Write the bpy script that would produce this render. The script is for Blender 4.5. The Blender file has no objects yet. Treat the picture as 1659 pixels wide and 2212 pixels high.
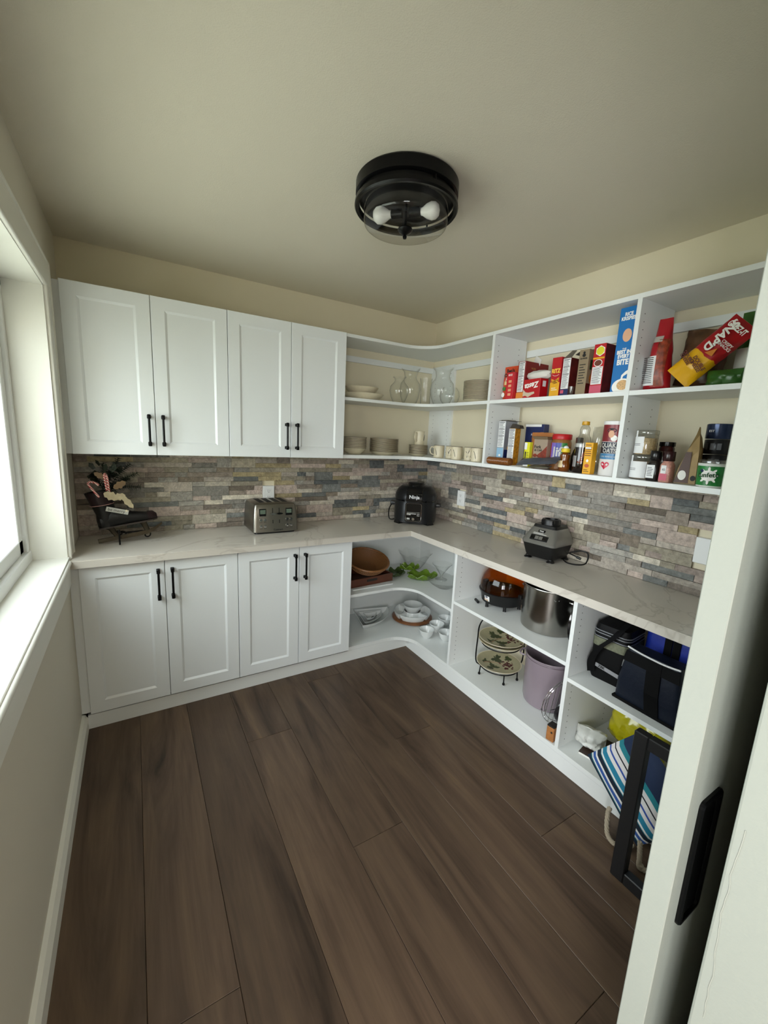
import bpy, bmesh, math, random
from mathutils import Matrix, Vector, noise
PI = math.pi
rnd = random.Random(11)
S = bpy.context.scene
C = S.collection

# ------------------------------------------------------------------ camera
cam_d = bpy.data.cameras.new('camera')
cam = bpy.data.objects.new('camera', cam_d)
C.objects.link(cam)
yaw, pitch, roll = 0.54745, -0.17962, 0.04839
fw = Vector((math.sin(yaw) * math.cos(pitch), math.cos(yaw) * math.cos(pitch), math.sin(pitch)))
rt = Vector((math.cos(yaw), -math.sin(yaw), 0))
up = rt.cross(fw)
rt2 = rt * math.cos(roll) + up * math.sin(roll)
up2 = up * math.cos(roll) - rt * math.sin(roll)
mw = Matrix((rt2, up2, -fw)).transposed().to_4x4()
mw.translation = Vector((-2.1559, -2.8537, 1.5540))
cam.matrix_world = mw
cam_d.sensor_fit = 'HORIZONTAL'
cam_d.sensor_width = 36.0
cam_d.lens = 888.15 * 36.0 / 1659.0
cam_d.clip_start = 0.02
S.camera = cam

# ------------------------------------------------------------------ world, lights, exposure
W = bpy.data.worlds.new('overcast_sky')
S.world = W
W.use_nodes = True
W.node_tree.nodes['Background'].inputs[0].default_value = (0.91, 0.97, 1.0, 1)
W.node_tree.nodes['Background'].inputs[1].default_value = 8.4

def area(name, loc, rot, sx, sy, power, col=(1, 1, 1), portal=False):
    l = bpy.data.lights.new(name, 'AREA')
    l.shape = 'RECTANGLE'
    l.size, l.size_y, l.energy, l.color = sx, sy, power, col
    if portal:
        l.cycles.is_portal = True
    o = bpy.data.objects.new(name, l)
    o.location, o.rotation_euler = loc, rot
    C.objects.link(o)
    return o

area('window_portal', (-2.70, -1.37, 1.53), (0, -PI / 2, 0), 1.25, 1.85, 1, portal=True)
area('kitchen_fill_overhead', (-1.2, -4.4, 2.44), (0, 0, 0), 1.6, 1.6, 22, (1.0, 0.95, 0.88))  # unseen overhead fill added beyond the doorway, not a known fitting
for nm_, at_, to_, pw_ in (('doorway_fill_right', (-4.3, -4.35, 1.45), (-0.2, -1.45, 1.5), 100), ('doorway_fill_corner', (-3.3, -4.8, 1.5), (-0.3, -0.5, 1.2), 50)):  # unseen fill panels added to brighten the right side through the doorway
    d_ = Vector(to_) - Vector(at_)
    area(nm_, at_, d_.to_track_quat('-Z', 'Y').to_euler(), 0.9, 1.5, pw_, (0.96, 0.98, 1.0))
S.view_settings.view_transform = 'Standard'
S.view_settings.look = 'None'
S.view_settings.gamma = 1.0
S.view_settings.use_curve_mapping = False
S.view_settings.exposure = 0.14
S.cycles.max_bounces = 14
S.cycles.diffuse_bounces = 6
S.cycles.transparent_max_bounces = 24

# ------------------------------------------------------------------ dimensions (metres)
XL = -2.455            # left (window) wall
HC = 2.478             # ceiling
CT, CB = 0.914, 0.876  # countertop top and underside
DB, DR = 0.537, 0.511  # countertop depth on the back run / right run
FB, FR = 0.49, 0.464   # base box fronts
UB, UR = 0.311, 0.299  # wall unit depths
ZU, ZT = 1.402, 2.200  # wall units bottom / top
KH = 0.094             # toe kick height
YE = -2.55             # end of the right run

# ------------------------------------------------------------------ materials
def lin(h):
    if isinstance(h, tuple):
        return h
    v = [int(h[i:i + 2], 16) / 255 for i in (0, 2, 4)]
    return tuple(x / 12.92 if x <= 0.04045 else ((x + 0.055) / 1.055) ** 2.4 for x in v)

MATS = {}
def mat(name, col, rough=0.5, metal=0.0, bump=None, var=0.0, vscale=8.0, coat=0.0, rand=0.0, spec=0.5, aniso=0.0):
    if name in MATS:
        return MATS[name]
    m = bpy.data.materials.new(name)
    m.use_nodes = True
    nt = m.node_tree
    b = nt.nodes['Principled BSDF']
    col = lin(col)
    b.inputs['Base Color'].default_value = (*col, 1)
    b.inputs['Roughness'].default_value = rough
    b.inputs['Metallic'].default_value = metal
    b.inputs['Specular IOR Level'].default_value = spec
    b.inputs['Coat Weight'].default_value = coat
    b.inputs['Coat Roughness'].default_value = 0.08
    b.inputs['Anisotropic'].default_value = aniso
    g = nt.nodes.new('ShaderNodeNewGeometry')
    if var or rand:
        hsv = nt.nodes.new('ShaderNodeHueSaturation')
        hsv.inputs['Color'].default_value = (*col, 1)
        val = nt.nodes.new('ShaderNodeMath'); val.operation = 'ADD'
        val.inputs[0].default_value = 1.0; val.inputs[1].default_value = 0.0
        if var:
            n = nt.nodes.new('ShaderNodeTexNoise')
            n.inputs['Scale'].default_value = vscale
            n.inputs['Detail'].default_value = 6
            nt.links.new(g.outputs['Position'], n.inputs['Vector'])
            mr = nt.nodes.new('ShaderNodeMapRange')
            mr.inputs[1].default_value = 0.3; mr.inputs[2].default_value = 0.7
            mr.inputs[3].default_value = 1 - var; mr.inputs[4].default_value = 1 + var
            nt.links.new(n.outputs[0], mr.inputs[0])
            nt.links.new(mr.outputs[0], val.inputs[0])
        if rand:
            oi = nt.nodes.new('ShaderNodeObjectInfo')
            mr2 = nt.nodes.new('ShaderNodeMapRange')
            mr2.inputs[3].default_value = -rand; mr2.inputs[4].default_value = rand
            nt.links.new(oi.outputs['Random'], mr2.inputs[0])
            nt.links.new(mr2.outputs[0], val.inputs[1])
        nt.links.new(val.outputs[0], hsv.inputs['Value'])
        nt.links.new(hsv.outputs[0], b.inputs['Base Color'])
    if bump:
        n = nt.nodes.new('ShaderNodeTexNoise')
        n.inputs['Scale'].default_value = bump[0]
        n.inputs['Detail'].default_value = 4
        nt.links.new(g.outputs['Position'], n.inputs['Vector'])
        bp = nt.nodes.new('ShaderNodeBump')
        bp.inputs['Strength'].default_value = bump[1]
        bp.inputs['Distance'].default_value = bump[2] if len(bump) > 2 else 0.002
        nt.links.new(n.outputs[0], bp.inputs['Height'])
        nt.links.new(bp.outputs[0], b.inputs['Normal'])
    MATS[name] = m
    return m

def glass(name, tint=(1, 1, 1), refl=1.0, rough=0.0, base=0.04, edge=0.55):
    """thin clear glass: transparent sheet, denser where seen edge-on, with a Fresnel reflection"""
    m = bpy.data.materials.new(name); m.use_nodes = True
    nt = m.node_tree; nt.nodes.clear()
    out = nt.nodes.new('ShaderNodeOutputMaterial')
    mix = nt.nodes.new('ShaderNodeMixShader')
    tr = nt.nodes.new('ShaderNodeBsdfTransparent')
    gl = nt.nodes.new('ShaderNodeBsdfGlossy'); gl.inputs['Roughness'].default_value = rough
    lw = nt.nodes.new('ShaderNodeLayerWeight'); lw.inputs['Blend'].default_value = 0.5
    def power(n):
        pw = nt.nodes.new('ShaderNodeMath'); pw.operation = 'POWER'; pw.inputs[1].default_value = n
        nt.links.new(lw.outputs['Facing'], pw.inputs[0]); return pw
    ma = nt.nodes.new('ShaderNodeMath'); ma.operation = 'MULTIPLY_ADD'
    ma.inputs[1].default_value = 0.75 * refl; ma.inputs[2].default_value = base * refl
    nt.links.new(power(5.0).outputs[0], ma.inputs[0])
    nt.links.new(ma.outputs[0], mix.inputs[0])
    cm = nt.nodes.new('ShaderNodeMix'); cm.data_type = 'RGBA'
    cm.inputs[6].default_value = (*tint, 1); cm.inputs[7].default_value = (*[c * edge for c in tint], 1)
    nt.links.new(power(3.0).outputs[0], cm.inputs[0]); nt.links.new(cm.outputs[2], tr.inputs[0])
    nt.links.new(tr.outputs[0], mix.inputs[1]); nt.links.new(gl.outputs[0], mix.inputs[2])
    nt.links.new(mix.outputs[0], out.inputs[0])
    MATS[name] = m
    return m

M_wall = mat('wall_paint', 'DED5BC', 0.85, bump=(220, 0.15, 0.001))
M_wallw = mat('wall_paint_window_side', 'D6D0C2', 0.85, bump=(220, 0.15, 0.001))
M_ceil = mat('ceiling_paint', 'D9D2C1', 0.9, bump=(260, 0.35, 0.002))
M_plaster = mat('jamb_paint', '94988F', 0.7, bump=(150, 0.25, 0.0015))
M_trim = mat('trim_paint', 'E9E8E0', 0.4)
M_cab = mat('cabinet_white', 'E5E9EB', 0.32)
M_mel = mat('melamine_white', 'E4E7E6', 0.4)
M_black = mat('black_metal', '0B0B0C', 0.35, 0.6)
M_blackp = mat('black_plastic', '0A0A0B', 0.4)
M_blackg = mat('black_gloss', '08080A', 0.12)
M_white = mat('white_plastic', 'E8E9E8', 0.35)
M_glass = glass('clear_glass', (0.985, 0.99, 0.985), 1.0, 0.0, 0.05, 0.6)
M_pane = glass('window_glass', (0.97, 0.99, 0.985), 0.8, edge=0.9)
M_amber = glass('amber_glass', (0.78, 0.43, 0.03), 1.0)
M_plast = glass('clear_plastic', (0.93, 0.93, 0.91), 1.2, 0.15, 0.12)
M_cream = mat('cream_stoneware', 'D6CCB2', 0.3, var=0.04, vscale=60)
M_rim = mat('stoneware_brown_rim', '4A3D2E', 0.4)
M_porc = mat('white_porcelain', 'DDE0DF', 0.18)
M_ss = mat('brushed_steel', '9A968F', 0.28, 1.0)
M_chrome = mat('chrome', 'C8C8C8', 0.08, 1.0)
M_ink = mat('print_black', '191817', 0.6)
M_inkw = mat('print_white', 'F0EFEA', 0.5)
M_paper = mat('label_white', 'E6E7E8', 0.55)
M_dark = mat('dark_hole', '1C1A17', 0.8)

def stone_mat(i, h):
    m = bpy.data.materials.new('ledger_stone_%s' % 'abcdefghij'[i]); m.use_nodes = True
    nt = m.node_tree; b = nt.nodes['Principled BSDF']
    col = lin(h)
    g = nt.nodes.new('ShaderNodeNewGeometry')
    oi = nt.nodes.new('ShaderNodeObjectInfo')
    n = nt.nodes.new('ShaderNodeTexNoise'); n.inputs['Scale'].default_value = 42; n.inputs['Detail'].default_value = 9
    n.inputs['Roughness'].default_value = 0.7
    nt.links.new(g.outputs['Position'], n.inputs['Vector'])
    r = nt.nodes.new('ShaderNodeValToRGB')
    r.color_ramp.elements[0].position = 0.3; r.color_ramp.elements[1].position = 0.72
    r.color_ramp.elements[0].color = (*[c * 0.62 for c in col], 1)
    r.color_ramp.elements[1].color = (*[min(1, c * 1.35 + 0.02) for c in col], 1)
    nt.links.new(n.outputs[0], r.inputs[0])
    hs = nt.nodes.new('ShaderNodeHueSaturation')
    mr = nt.nodes.new('ShaderNodeMapRange'); mr.inputs[3].default_value = 0.78; mr.inputs[4].default_value = 1.35
    nt.links.new(oi.outputs['Random'], mr.inputs[0]); nt.links.new(mr.outputs[0], hs.inputs['Value'])
    nt.links.new(r.outputs[0], hs.inputs['Color'])
    nt.links.new(hs.outputs[0], b.inputs['Base Color'])
    b.inputs['Roughness'].default_value = 0.75
    n2 = nt.nodes.new('ShaderNodeTexNoise'); n2.inputs['Scale'].default_value = 75; n2.inputs['Detail'].default_value = 6
    nt.links.new(g.outputs['Position'], n2.inputs['Vector'])
    bp = nt.nodes.new('ShaderNodeBump'); bp.inputs['Strength'].default_value = 1.0; bp.inputs['Distance'].default_value = 0.006
    nt.links.new(n2.outputs[0], bp.inputs['Height']); nt.links.new(bp.outputs[0], b.inputs['Normal'])
    return m
STONES = [stone_mat(i, h) for i, h in enumerate(['8E8A82', '6C6E6B', 'A39A8F', '84796E', '98907F', 'BDB5A6', '756A5D', '9D8F6E', 'A8998F', '5A5E5E'])]
STONE_W = [18, 11, 16, 12, 13, 14, 6, 4, 14, 5]

def wood_floor():
    m = bpy.data.materials.new('floor_wood'); m.use_nodes = True
    nt = m.node_tree; b = nt.nodes['Principled BSDF']
    g = nt.nodes.new('ShaderNodeNewGeometry'); oi = nt.nodes.new('ShaderNodeObjectInfo')
    off = nt.nodes.new('ShaderNodeVectorMath'); off.operation = 'SCALE'
    cx = nt.nodes.new('ShaderNodeCombineXYZ')
    for k in range(3):
        nt.links.new(oi.outputs['Random'], cx.inputs[k])
    nt.links.new(cx.outputs[0], off.inputs[0]); off.inputs['Scale'].default_value = 37.0
    add = nt.nodes.new('ShaderNodeVectorMath'); add.operation = 'ADD'
    nt.links.new(g.outputs['Position'], add.inputs[0]); nt.links.new(off.outputs[0], add.inputs[1])
    def nz(sx, sy, detail, dist):
        mp = nt.nodes.new('ShaderNodeVectorMath'); mp.operation = 'MULTIPLY'
        mp.inputs[1].default_value = (sx, sy, 1)
        nt.links.new(add.outputs[0], mp.inputs[0])
        n = nt.nodes.new('ShaderNodeTexNoise'); n.inputs['Scale'].default_value = 1.0
        n.inputs['Detail'].default_value = detail; n.inputs['Distortion'].default_value = dist
        n.inputs['Roughness'].default_value = 0.6
        nt.links.new(mp.outputs[0], n.inputs['Vector'])
        return n
    a = nz(7.5, 0.8, 5, 1.6); f = nz(70, 3.0, 5, 0.3)
    r = nt.nodes.new('ShaderNodeValToRGB'); e = r.color_ramp.elements
    e[0].position = 0.24; e[0].color = (*lin('291E16'), 1)
    e[1].position = 0.75; e[1].color = (*lin('745D45'), 1)
    for p, h in ((0.37, '4A3A2E'), (0.5, '5A483A'), (0.62, '645140')):
        x = r.color_ramp.elements.new(p); x.color = (*lin(h), 1)
    nt.links.new(a.outputs[0], r.inputs[0])
    mx = nt.nodes.new('ShaderNodeMix'); mx.data_type = 'RGBA'; mx.blend_type = 'MULTIPLY'
    mx.inputs[0].default_value = 0.38
    r2 = nt.nodes.new('ShaderNodeValToRGB')
    r2.color_ramp.elements[0].position = 0.3; r2.color_ramp.elements[0].color = (0.55, 0.55, 0.55, 1)
    r2.color_ramp.elements[1].position = 0.65
    nt.links.new(f.outputs[0], r2.inputs[0])
    nt.links.new(r.outputs[0], mx.inputs[6]); nt.links.new(r2.outputs[0], mx.inputs[7])
    hs = nt.nodes.new('ShaderNodeHueSaturation')
    mr = nt.nodes.new('ShaderNodeMapRange'); mr.inputs[3].default_value = 0.82; mr.inputs[4].default_value = 1.16
    nt.links.new(oi.outputs['Random'], mr.inputs[0]); nt.links.new(mr.outputs[0], hs.inputs['Value'])
    nt.links.new(mx.outputs[2], hs.inputs['Color']); nt.links.new(hs.outputs[0], b.inputs['Base Color'])
    b.inputs['Roughness'].default_value = 0.42
    b.inputs['Specular IOR Level'].default_value = 0.35
    bp = nt.nodes.new('ShaderNodeBump'); bp.inputs['Strength'].default_value = 0.25; bp.inputs['Distance'].default_value = 0.001
    nt.links.new(f.outputs[0], bp.inputs['Height']); nt.links.new(bp.outputs[0], b.inputs['Normal'])
    return m
M_floor = wood_floor()

def quartz():
    m = bpy.data.materials.new('quartz_counter'); m.use_nodes = True
    nt = m.node_tree; b = nt.nodes['Principled BSDF']
    g = nt.nodes.new('ShaderNodeNewGeometry')
    n = nt.nodes.new('ShaderNodeTexNoise'); n.inputs['Scale'].default_value = 1.3; n.inputs['Detail'].default_value = 5
    n.inputs['Distortion'].default_value = 1.6
    nt.links.new(g.outputs['Position'], n.inputs['Vector'])
    r = nt.nodes.new('ShaderNodeValToRGB'); e = r.color_ramp.elements
    base = lin('CBC5BB'); vein = lin('BBB4AA')
    e[0].position = 0.488; e[0].color = (*base, 1)
    e[1].position = 0.512; e[1].color = (*base, 1)
    x = e.new(0.5); x.color = (*vein, 1)
    nt.links.new(n.outputs[0], r.inputs[0]); nt.links.new(r.outputs[0], b.inputs['Base Color'])
    b.inputs['Roughness'].default_value = 0.22
    return m
M_quartz = quartz()

# ------------------------------------------------------------------ mesh helpers
def NB():
    return bmesh.new()

def xf(bm, vs, M):
    if M is not None:
        bmesh.ops.transform(bm, matrix=M, verts=vs)
    return vs

def box(bm, lo, hi, M=None, r=0.0, seg=1):
    vs = [bm.verts.new((x, y, z)) for x in (lo[0], hi[0]) for y in (lo[1], hi[1]) for z in (lo[2], hi[2])]
    fs = [bm.faces.new([vs[i] for i in q]) for q in ((0, 1, 3, 2), (4, 6, 7, 5), (0, 4, 5, 1), (2, 3, 7, 6), (0, 2, 6, 4), (1, 5, 7, 3))]
    if r:
        es = {e for f in fs for e in f.edges}
        ret = bmesh.ops.bevel(bm, geom=list(es), offset=r, segments=seg, affect='EDGES', profile=0.5)
        vs = list({v for f in ret['faces'] for v in f.verts} | {v for v in vs if v.is_valid})
    return xf(bm, vs, M)

def loft(bm, rings, cap=(True, True), closed=True, M=None):
    rv = [[bm.verts.new(p) for p in ring] for ring in rings]
    n = len(rv[0])
    for a, b in zip(rv, rv[1:]):
        for i in range(n if closed else n - 1):
            j = (i + 1) % n
            try:
                bm.faces.new((a[i], a[j], b[j], b[i]))
            except ValueError:
                pass
    if cap[0]:
        bm.faces.new(list(reversed(rv[0])))
    if cap[1]:
        bm.faces.new(rv[-1])
    return xf(bm, [v for r in rv for v in r], M)

def lathe(bm, prof, seg=24, M=None, cap=(False, False), sx=1.0, sy=1.0, wave=None):
    """profile of (radius, z); radius 0 closes to a point-sized ring"""
    rings = []
    for k, (r, z) in enumerate(prof):
        r = max(r, 1e-4)
        ring = []
        for i in range(seg):
            a = 2 * PI * i / seg
            rr, zz = r, z
            if wave:
                dr, dz = wave(a, k / max(1, len(prof) - 1))
                rr += dr; zz += dz
            ring.append((rr * math.cos(a) * sx, rr * math.sin(a) * sy, zz))
        rings.append(ring)
    return loft(bm, rings, cap, True, M)

def cyl(bm, r0, r1, z0, z1, seg=20, M=None):
    return lathe(bm, [(r0, z0), (r1, z1)], seg, M, (True, True))

def prism(bm, poly, z0, z1, M=None):
    return loft(bm, [[(x, y, z0) for x, y in poly], [(x, y, z1) for x, y in poly]], (True, True), True, M)

def tube(bm, pts, r, seg=8, closed=False, M=None, taper=None):
    pts = [Vector(p) for p in pts]
    n = len(pts)
    rings = []
    nrm = None
    for i, p in enumerate(pts):
        a = pts[(i - 1) % n] if (i or closed) else p
        b = pts[(i + 1) % n] if (i < n - 1 or closed) else p
        t = (b - a).normalized()
        if nrm is None:
            nrm = t.orthogonal().normalized()
        nrm = (nrm - t * nrm.dot(t)).normalized()
        bn = t.cross(nrm)
        rr = r * (taper[i] if taper else 1.0)
        rings.append([p + (nrm * math.cos(2 * PI * k / seg) + bn * math.sin(2 * PI * k / seg)) * rr for k in range(seg)])
    if closed:
        rings.append(rings[0])
        return loft(bm, rings, (False, False), True, M)
    return loft(bm, rings, (True, True), True, M)

def spline(pts, n=8):
    """Catmull-Rom through the points"""
    P = [Vector(p) for p in pts]
    P = [P[0] * 2 - P[1]] + P + [P[-1] * 2 - P[-2]]
    out = []
    for i in range(1, len(P) - 2):
        for k in range(n):
            t = k / n
            out.append(0.5 * ((2 * P[i]) + (P[i + 1] - P[i - 1]) * t + (2 * P[i - 1] - 5 * P[i] + 4 * P[i + 1] - P[i + 2]) * t * t + (3 * P[i] - P[i - 1] - 3 * P[i + 1] + P[i + 2]) * t ** 3))
    out.append(P[-2])
    return out

def pillow(bm, w, h, d, nx=14, nz=18, crumple=0.006, seed=0, pinch=(1.0, 1.0), taper=0.0, M=None, seam=0.012):
    """a filled bag: XZ sheet, thickness along Y, base at z=0; pinch = fullness power bottom/top"""
    def sheet(sgn):
        g = []
        for j in range(nz + 1):
            v = j / nz
            row = []
            for i in range(nx + 1):
                u = i / nx
                fu = max(0.0, 1 - abs(2 * u - 1) ** 3.0)
                fb = min(1.0, v / 0.22) ** pinch[0] if pinch[0] > 0 else 1.0
                ft = min(1.0, (1 - v) / 0.35) ** pinch[1] if pinch[1] > 0 else 1.0
                t = d * 0.5 * (fu ** 0.55) * fb * ft
                ww = w * (1 - taper * v)
                x = (u - 0.5) * ww
                z = v * h
                nn = noise.noise(Vector((x * 28 + seed * 7.1, z * 28, sgn * 3.3 + seed)))
                n2 = noise.noise(Vector((x * 70 + seed * 3.7, z * 60, sgn * 1.3 + seed * 2)))
                t += crumple * (nn + 0.5 * n2) * min(1, fu * 2.5) * min(1, fb + 0.15) * min(1, ft + 0.15)
                edge = (i in (0, nx) or j in (0, nz))
                row.append((x + 0.35 * crumple * n2, sgn * (0.0008 if edge else max(0.0015, t)), z + 0.3 * crumple * nn * (0 if j == 0 else 1)))
            g.append(row)
        return g
    vs = []
    fr, bk = sheet(-1), sheet(1)
    F = [[bm.verts.new(p) for p in r] for r in fr]
    K = [[bm.verts.new(p) for p in r] for r in bk]
    for j in range(nz):
        for i in range(nx):
            bm.faces.new((F[j][i], F[j][i + 1], F[j + 1][i + 1], F[j + 1][i]))
            bm.faces.new((K[j][i + 1], K[j][i], K[j + 1][i], K[j + 1][i + 1]))
    for j in range(nz):
        bm.faces.new((F[j + 1][0], K[j + 1][0], K[j][0], F[j][0]))
        bm.faces.new((F[j][nx], K[j][nx], K[j + 1][nx], F[j + 1][nx]))
    for i in range(nx):
        bm.faces.new((F[0][i + 1], F[0][i], K[0][i], K[0][i + 1]))
        bm.faces.new((F[nz][i], F[nz][i + 1], K[nz][i + 1], K[nz][i]))
    for r in F + K:
        vs += r
    return xf(bm, vs, M)

def obj(name, bm, m, parent=None, smooth=False, loc=None, rot=None):
    bmesh.ops.recalc_face_normals(bm, faces=bm.faces)
    me = bpy.data.meshes.new(name)
    bm.to_mesh(me); bm.free()
    if isinstance(m, (list, tuple)):
        for x in m:
            me.materials.append(x)
    elif m:
        me.materials.append(m)
    if smooth:
        for p in me.polygons:
            p.use_smooth = True
        if smooth != 'all':
            me.set_sharp_from_angle(angle=math.radians(38))
    o = bpy.data.objects.new(name, me)
    C.objects.link(o)
    if parent:
        o.parent = parent
    if loc:
        o.location = loc
    if rot:
        o.rotation_euler = rot
    return o

def thing(name, label, cat, loc=(0, 0, 0), rz=0.0, group=None, rot=None):
    o = bpy.data.objects.new(name, None)
    o.empty_display_size = 0.05
    C.objects.link(o)
    o.location = loc
    o.rotation_euler = rot or (0, 0, rz)
    o['label'] = label; o['category'] = cat
    if group:
        o['group'] = group
    return o

def tag(o, label, cat, group=None):
    o['label'] = label; o['category'] = cat
    if group:
        o['group'] = group
    return o

def struct(name, bm, m, parent=None, smooth=False):
    o = obj(name, bm, m, parent, smooth)
    if not parent:
        o['kind'] = 'structure'
    return o

def dup(root, loc=None, rz=None, label=None, group=None):
    r = root.copy(); C.objects.link(r)
    if loc is not None:
        r.location = loc
    if rz is not None:
        r.rotation_euler = (0, 0, rz)
    if label:
        r['label'] = label
    if group:
        r['group'] = group
    for ch in list(root.children):
        c = ch.copy(); C.objects.link(c); c.parent = r
        for g in list(ch.children):
            d = g.copy(); C.objects.link(d); d.parent = c
    return r

def text(parent, s, size, m, x, z, y, side=False, bold=0.0, rot=0.0, name='lettering', shear=0.0, sx=1.0, align='CENTER', top=False):
    """flat lettering mesh; front: in XZ facing -Y; side: in YZ facing +X (x = plane, y = centre along depth)"""
    cu = bpy.data.curves.new('lettering', 'FONT')
    cu.body = s; cu.size = size; cu.align_x = align; cu.align_y = 'CENTER'
    cu.extrude = 0.0003; cu.offset = bold * size; cu.shear = shear; cu.resolution_u = 3
    cu.space_line = 0.85
    t = bpy.data.objects.new('lettering_source', cu)
    me = bpy.data.meshes.new_from_object(t)
    bpy.data.objects.remove(t)
    bpy.data.curves.remove(cu)
    me.materials.append(m)
    o = bpy.data.objects.new(name, me)
    C.objects.link(o)
    o.parent = parent
    R = Matrix.Rotation(rot, 4, 'Z') @ Matrix.Diagonal((sx, 1, 1, 1))
    if top:
        o.matrix_local = Matrix.Translation((x, y, z)) @ R
    elif side:
        o.matrix_local = Matrix.Translation((x, y, z)) @ Matrix.Rotation(PI / 2, 4, 'Z') @ Matrix.Rotation(PI / 2, 4, 'X') @ R
    else:
        o.matrix_local = Matrix.Translation((x, y, z)) @ Matrix.Rotation(PI / 2, 4, 'X') @ R
    return o

def wrap_cyl(o, R, zlift=0.0):
    """bend flat front lettering (XZ, facing -Y) around a vertical cylinder of radius R on the parent's axis"""
    ml = o.matrix_basis.copy()
    inv = ml.inverted()
    for v in o.data.vertices:
        p = ml @ v.co
        a = p.x / R
        rr = R + 0.0006
        v.co = inv @ Vector((rr * math.sin(a), -rr * math.cos(a), p.z))
    return o

def panel(parent, m, x0, x1, z0, z1, y, side=False, name='printed_panel', t=0.0005):
    bm = NB()
    if side:
        box(bm, (y - 0.0, x0, z0), (y + t, x1, z1))
    else:
        box(bm, (x0, y - t, z0), (x1, y, z1))
    return obj(name, bm, m, parent)

def disc(parent, m, cx, cz, rx, rz, y, side=False, name='printed_badge', seg=20, t=0.0007, poly=None):
    bm = NB()
    pts = poly or [(cx + rx * math.cos(2 * PI * i / seg), cz + rz * math.sin(2 * PI * i / seg)) for i in range(seg)]
    if side:
        loft(bm, [[(y, a, b) for a, b in pts], [(y + t, a, b) for a, b in pts]])
    else:
        loft(bm, [[(a, y, b) for a, b in pts], [(a, y - t, b) for a, b in pts]])
    return obj(name, bm, m, parent)

def lines(parent, m, x0, x1, z0, z1, y, n, side=False, seed=1, heads=(), name='printed_lines', h=0.32):
    """rows of small print too fine to read"""
    q = random.Random(seed)
    bm = NB()
    st = (z1 - z0) / n
    for k in range(n):
        zc = z0 + (k + 0.5) * st
        hh = st * h * (1.6 if k in heads else 1.0) / 2
        e = x1 - (x1 - x0) * (q.uniform(0.0, 0.35) if k not in heads else 0.0)
        if side:
            box(bm, (y, x0, zc - hh), (y + 0.0004, e, zc + hh))
        else:
            box(bm, (x0, y - 0.0004, zc - hh), (e, y, zc + hh))
    return obj(name, bm, m, parent)

RY = -PI / 2   # things on the right run: local +X = towards the camera end (-y), local -Y = out of the shelf (-x)
ORD = ['topmost', 'second', 'third', 'fourth', 'fifth', 'sixth', 'seventh', 'eighth', 'ninth', 'tenth', 'eleventh', 'twelfth', 'thirteenth', 'fourteenth']
def ordl(k, n):
    if k == 0:
        return 'topmost'
    if k == n - 1:
        return 'bottom'
    return ORD[k] + ' from the top'
# ================================================================== STRUCTURE
# floor: slab with separate planks
bm = NB(); box(bm, (-2.66, -2.8, -0.12), (1.6, 0.12, -0.012)); box(bm, (-4.7, -6.2, -0.12), (1.6, -2.8, -0.012))
floor = struct('floor', bm, M_dark)
seams = [-2.46, -2.205, -1.977, -1.742, -1.513, -1.288, -1.063, -0.83, -0.602, -0.40]
joints = [[-2.30 - 0.4], [-1.902], [-0.70 - 1.8], [-0.957, -2.78], [-1.695], [-0.60, -2.425], [-1.285], [-2.017], [-0.9, -2.7]]
pl_mesh = None
for i in range(9):
    cuts = [-0.44] + [j for j in joints[i]] + [-4.4]
    for a, b in zip(cuts, cuts[1:]):
        x0, x1 = seams[i] + 0.0006, seams[i + 1] - 0.0006
        y1, y0 = a - 0.0007, b + 0.0007
        bm = NB()
        c = 0.0011
        loft(bm, [[(x0, y0, -0.012), (x1, y0, -0.012), (x1, y1, -0.012), (x0, y1, -0.012)],
                  [(x0, y0, -c), (x1, y0, -c), (x1, y1, -c), (x0, y1, -c)],
                  [(x0 + c, y0 + c, 0), (x1 - c, y0 + c, 0), (x1 - c, y1 - c, 0), (x0 + c, y1 - c, 0)]])
        obj('plank', bm, M_floor, floor)
bm = NB(); box(bm, (-4.65, -6.15, -0.011), (1.5, -4.402, -0.001)); box(bm, (-4.65, -4.402, -0.011), (-2.462, -2.83, -0.001)); box(bm, (-0.398, -4.402, -0.011), (1.5, -2.83, -0.001)); obj('kitchen_floor', bm, M_floor, floor)

bm = NB(); box(bm, (-2.66, -2.8, HC), (1.6, 0.12, HC + 0.1)); box(bm, (-4.7, -6.2, HC), (1.6, -2.8, HC + 0.1)); struct('ceiling', bm, M_ceil)
bm = NB(); box(bm, (-2.6, 0, -0.1), (0.12, 0.12, HC)); wall_back = struct('wall_back', bm, M_wall)
bm = NB(); box(bm, (0, -2.69, -0.1), (0.12, 0.0, HC)); wall_right = struct('wall_right', bm, M_wall)

# left wall with the window opening
WY0, WY1, WZ0, WZ1 = -2.25, -0.49, 0.925, 2.122
bm = NB()
XO = -2.66
box(bm, (XO, WY1, -0.1), (XL, 0.0, HC))
box(bm, (XO, -2.81, -0.1), (XL, WY0, HC))
box(bm, (XO, WY0, -0.1), (XL, WY1, WZ0 - 0.012))
box(bm, (XO, WY0, WZ1 + 0.004), (XL, WY1, HC))
struct('wall_left', bm, M_wallw)
# front wall: jamb beside the doorway, header above the camera's doorway; kitchen beyond
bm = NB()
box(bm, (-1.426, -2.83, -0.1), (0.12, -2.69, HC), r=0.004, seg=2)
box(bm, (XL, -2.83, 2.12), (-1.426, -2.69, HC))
wf = struct('wall_front', bm, M_plaster)
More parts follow.
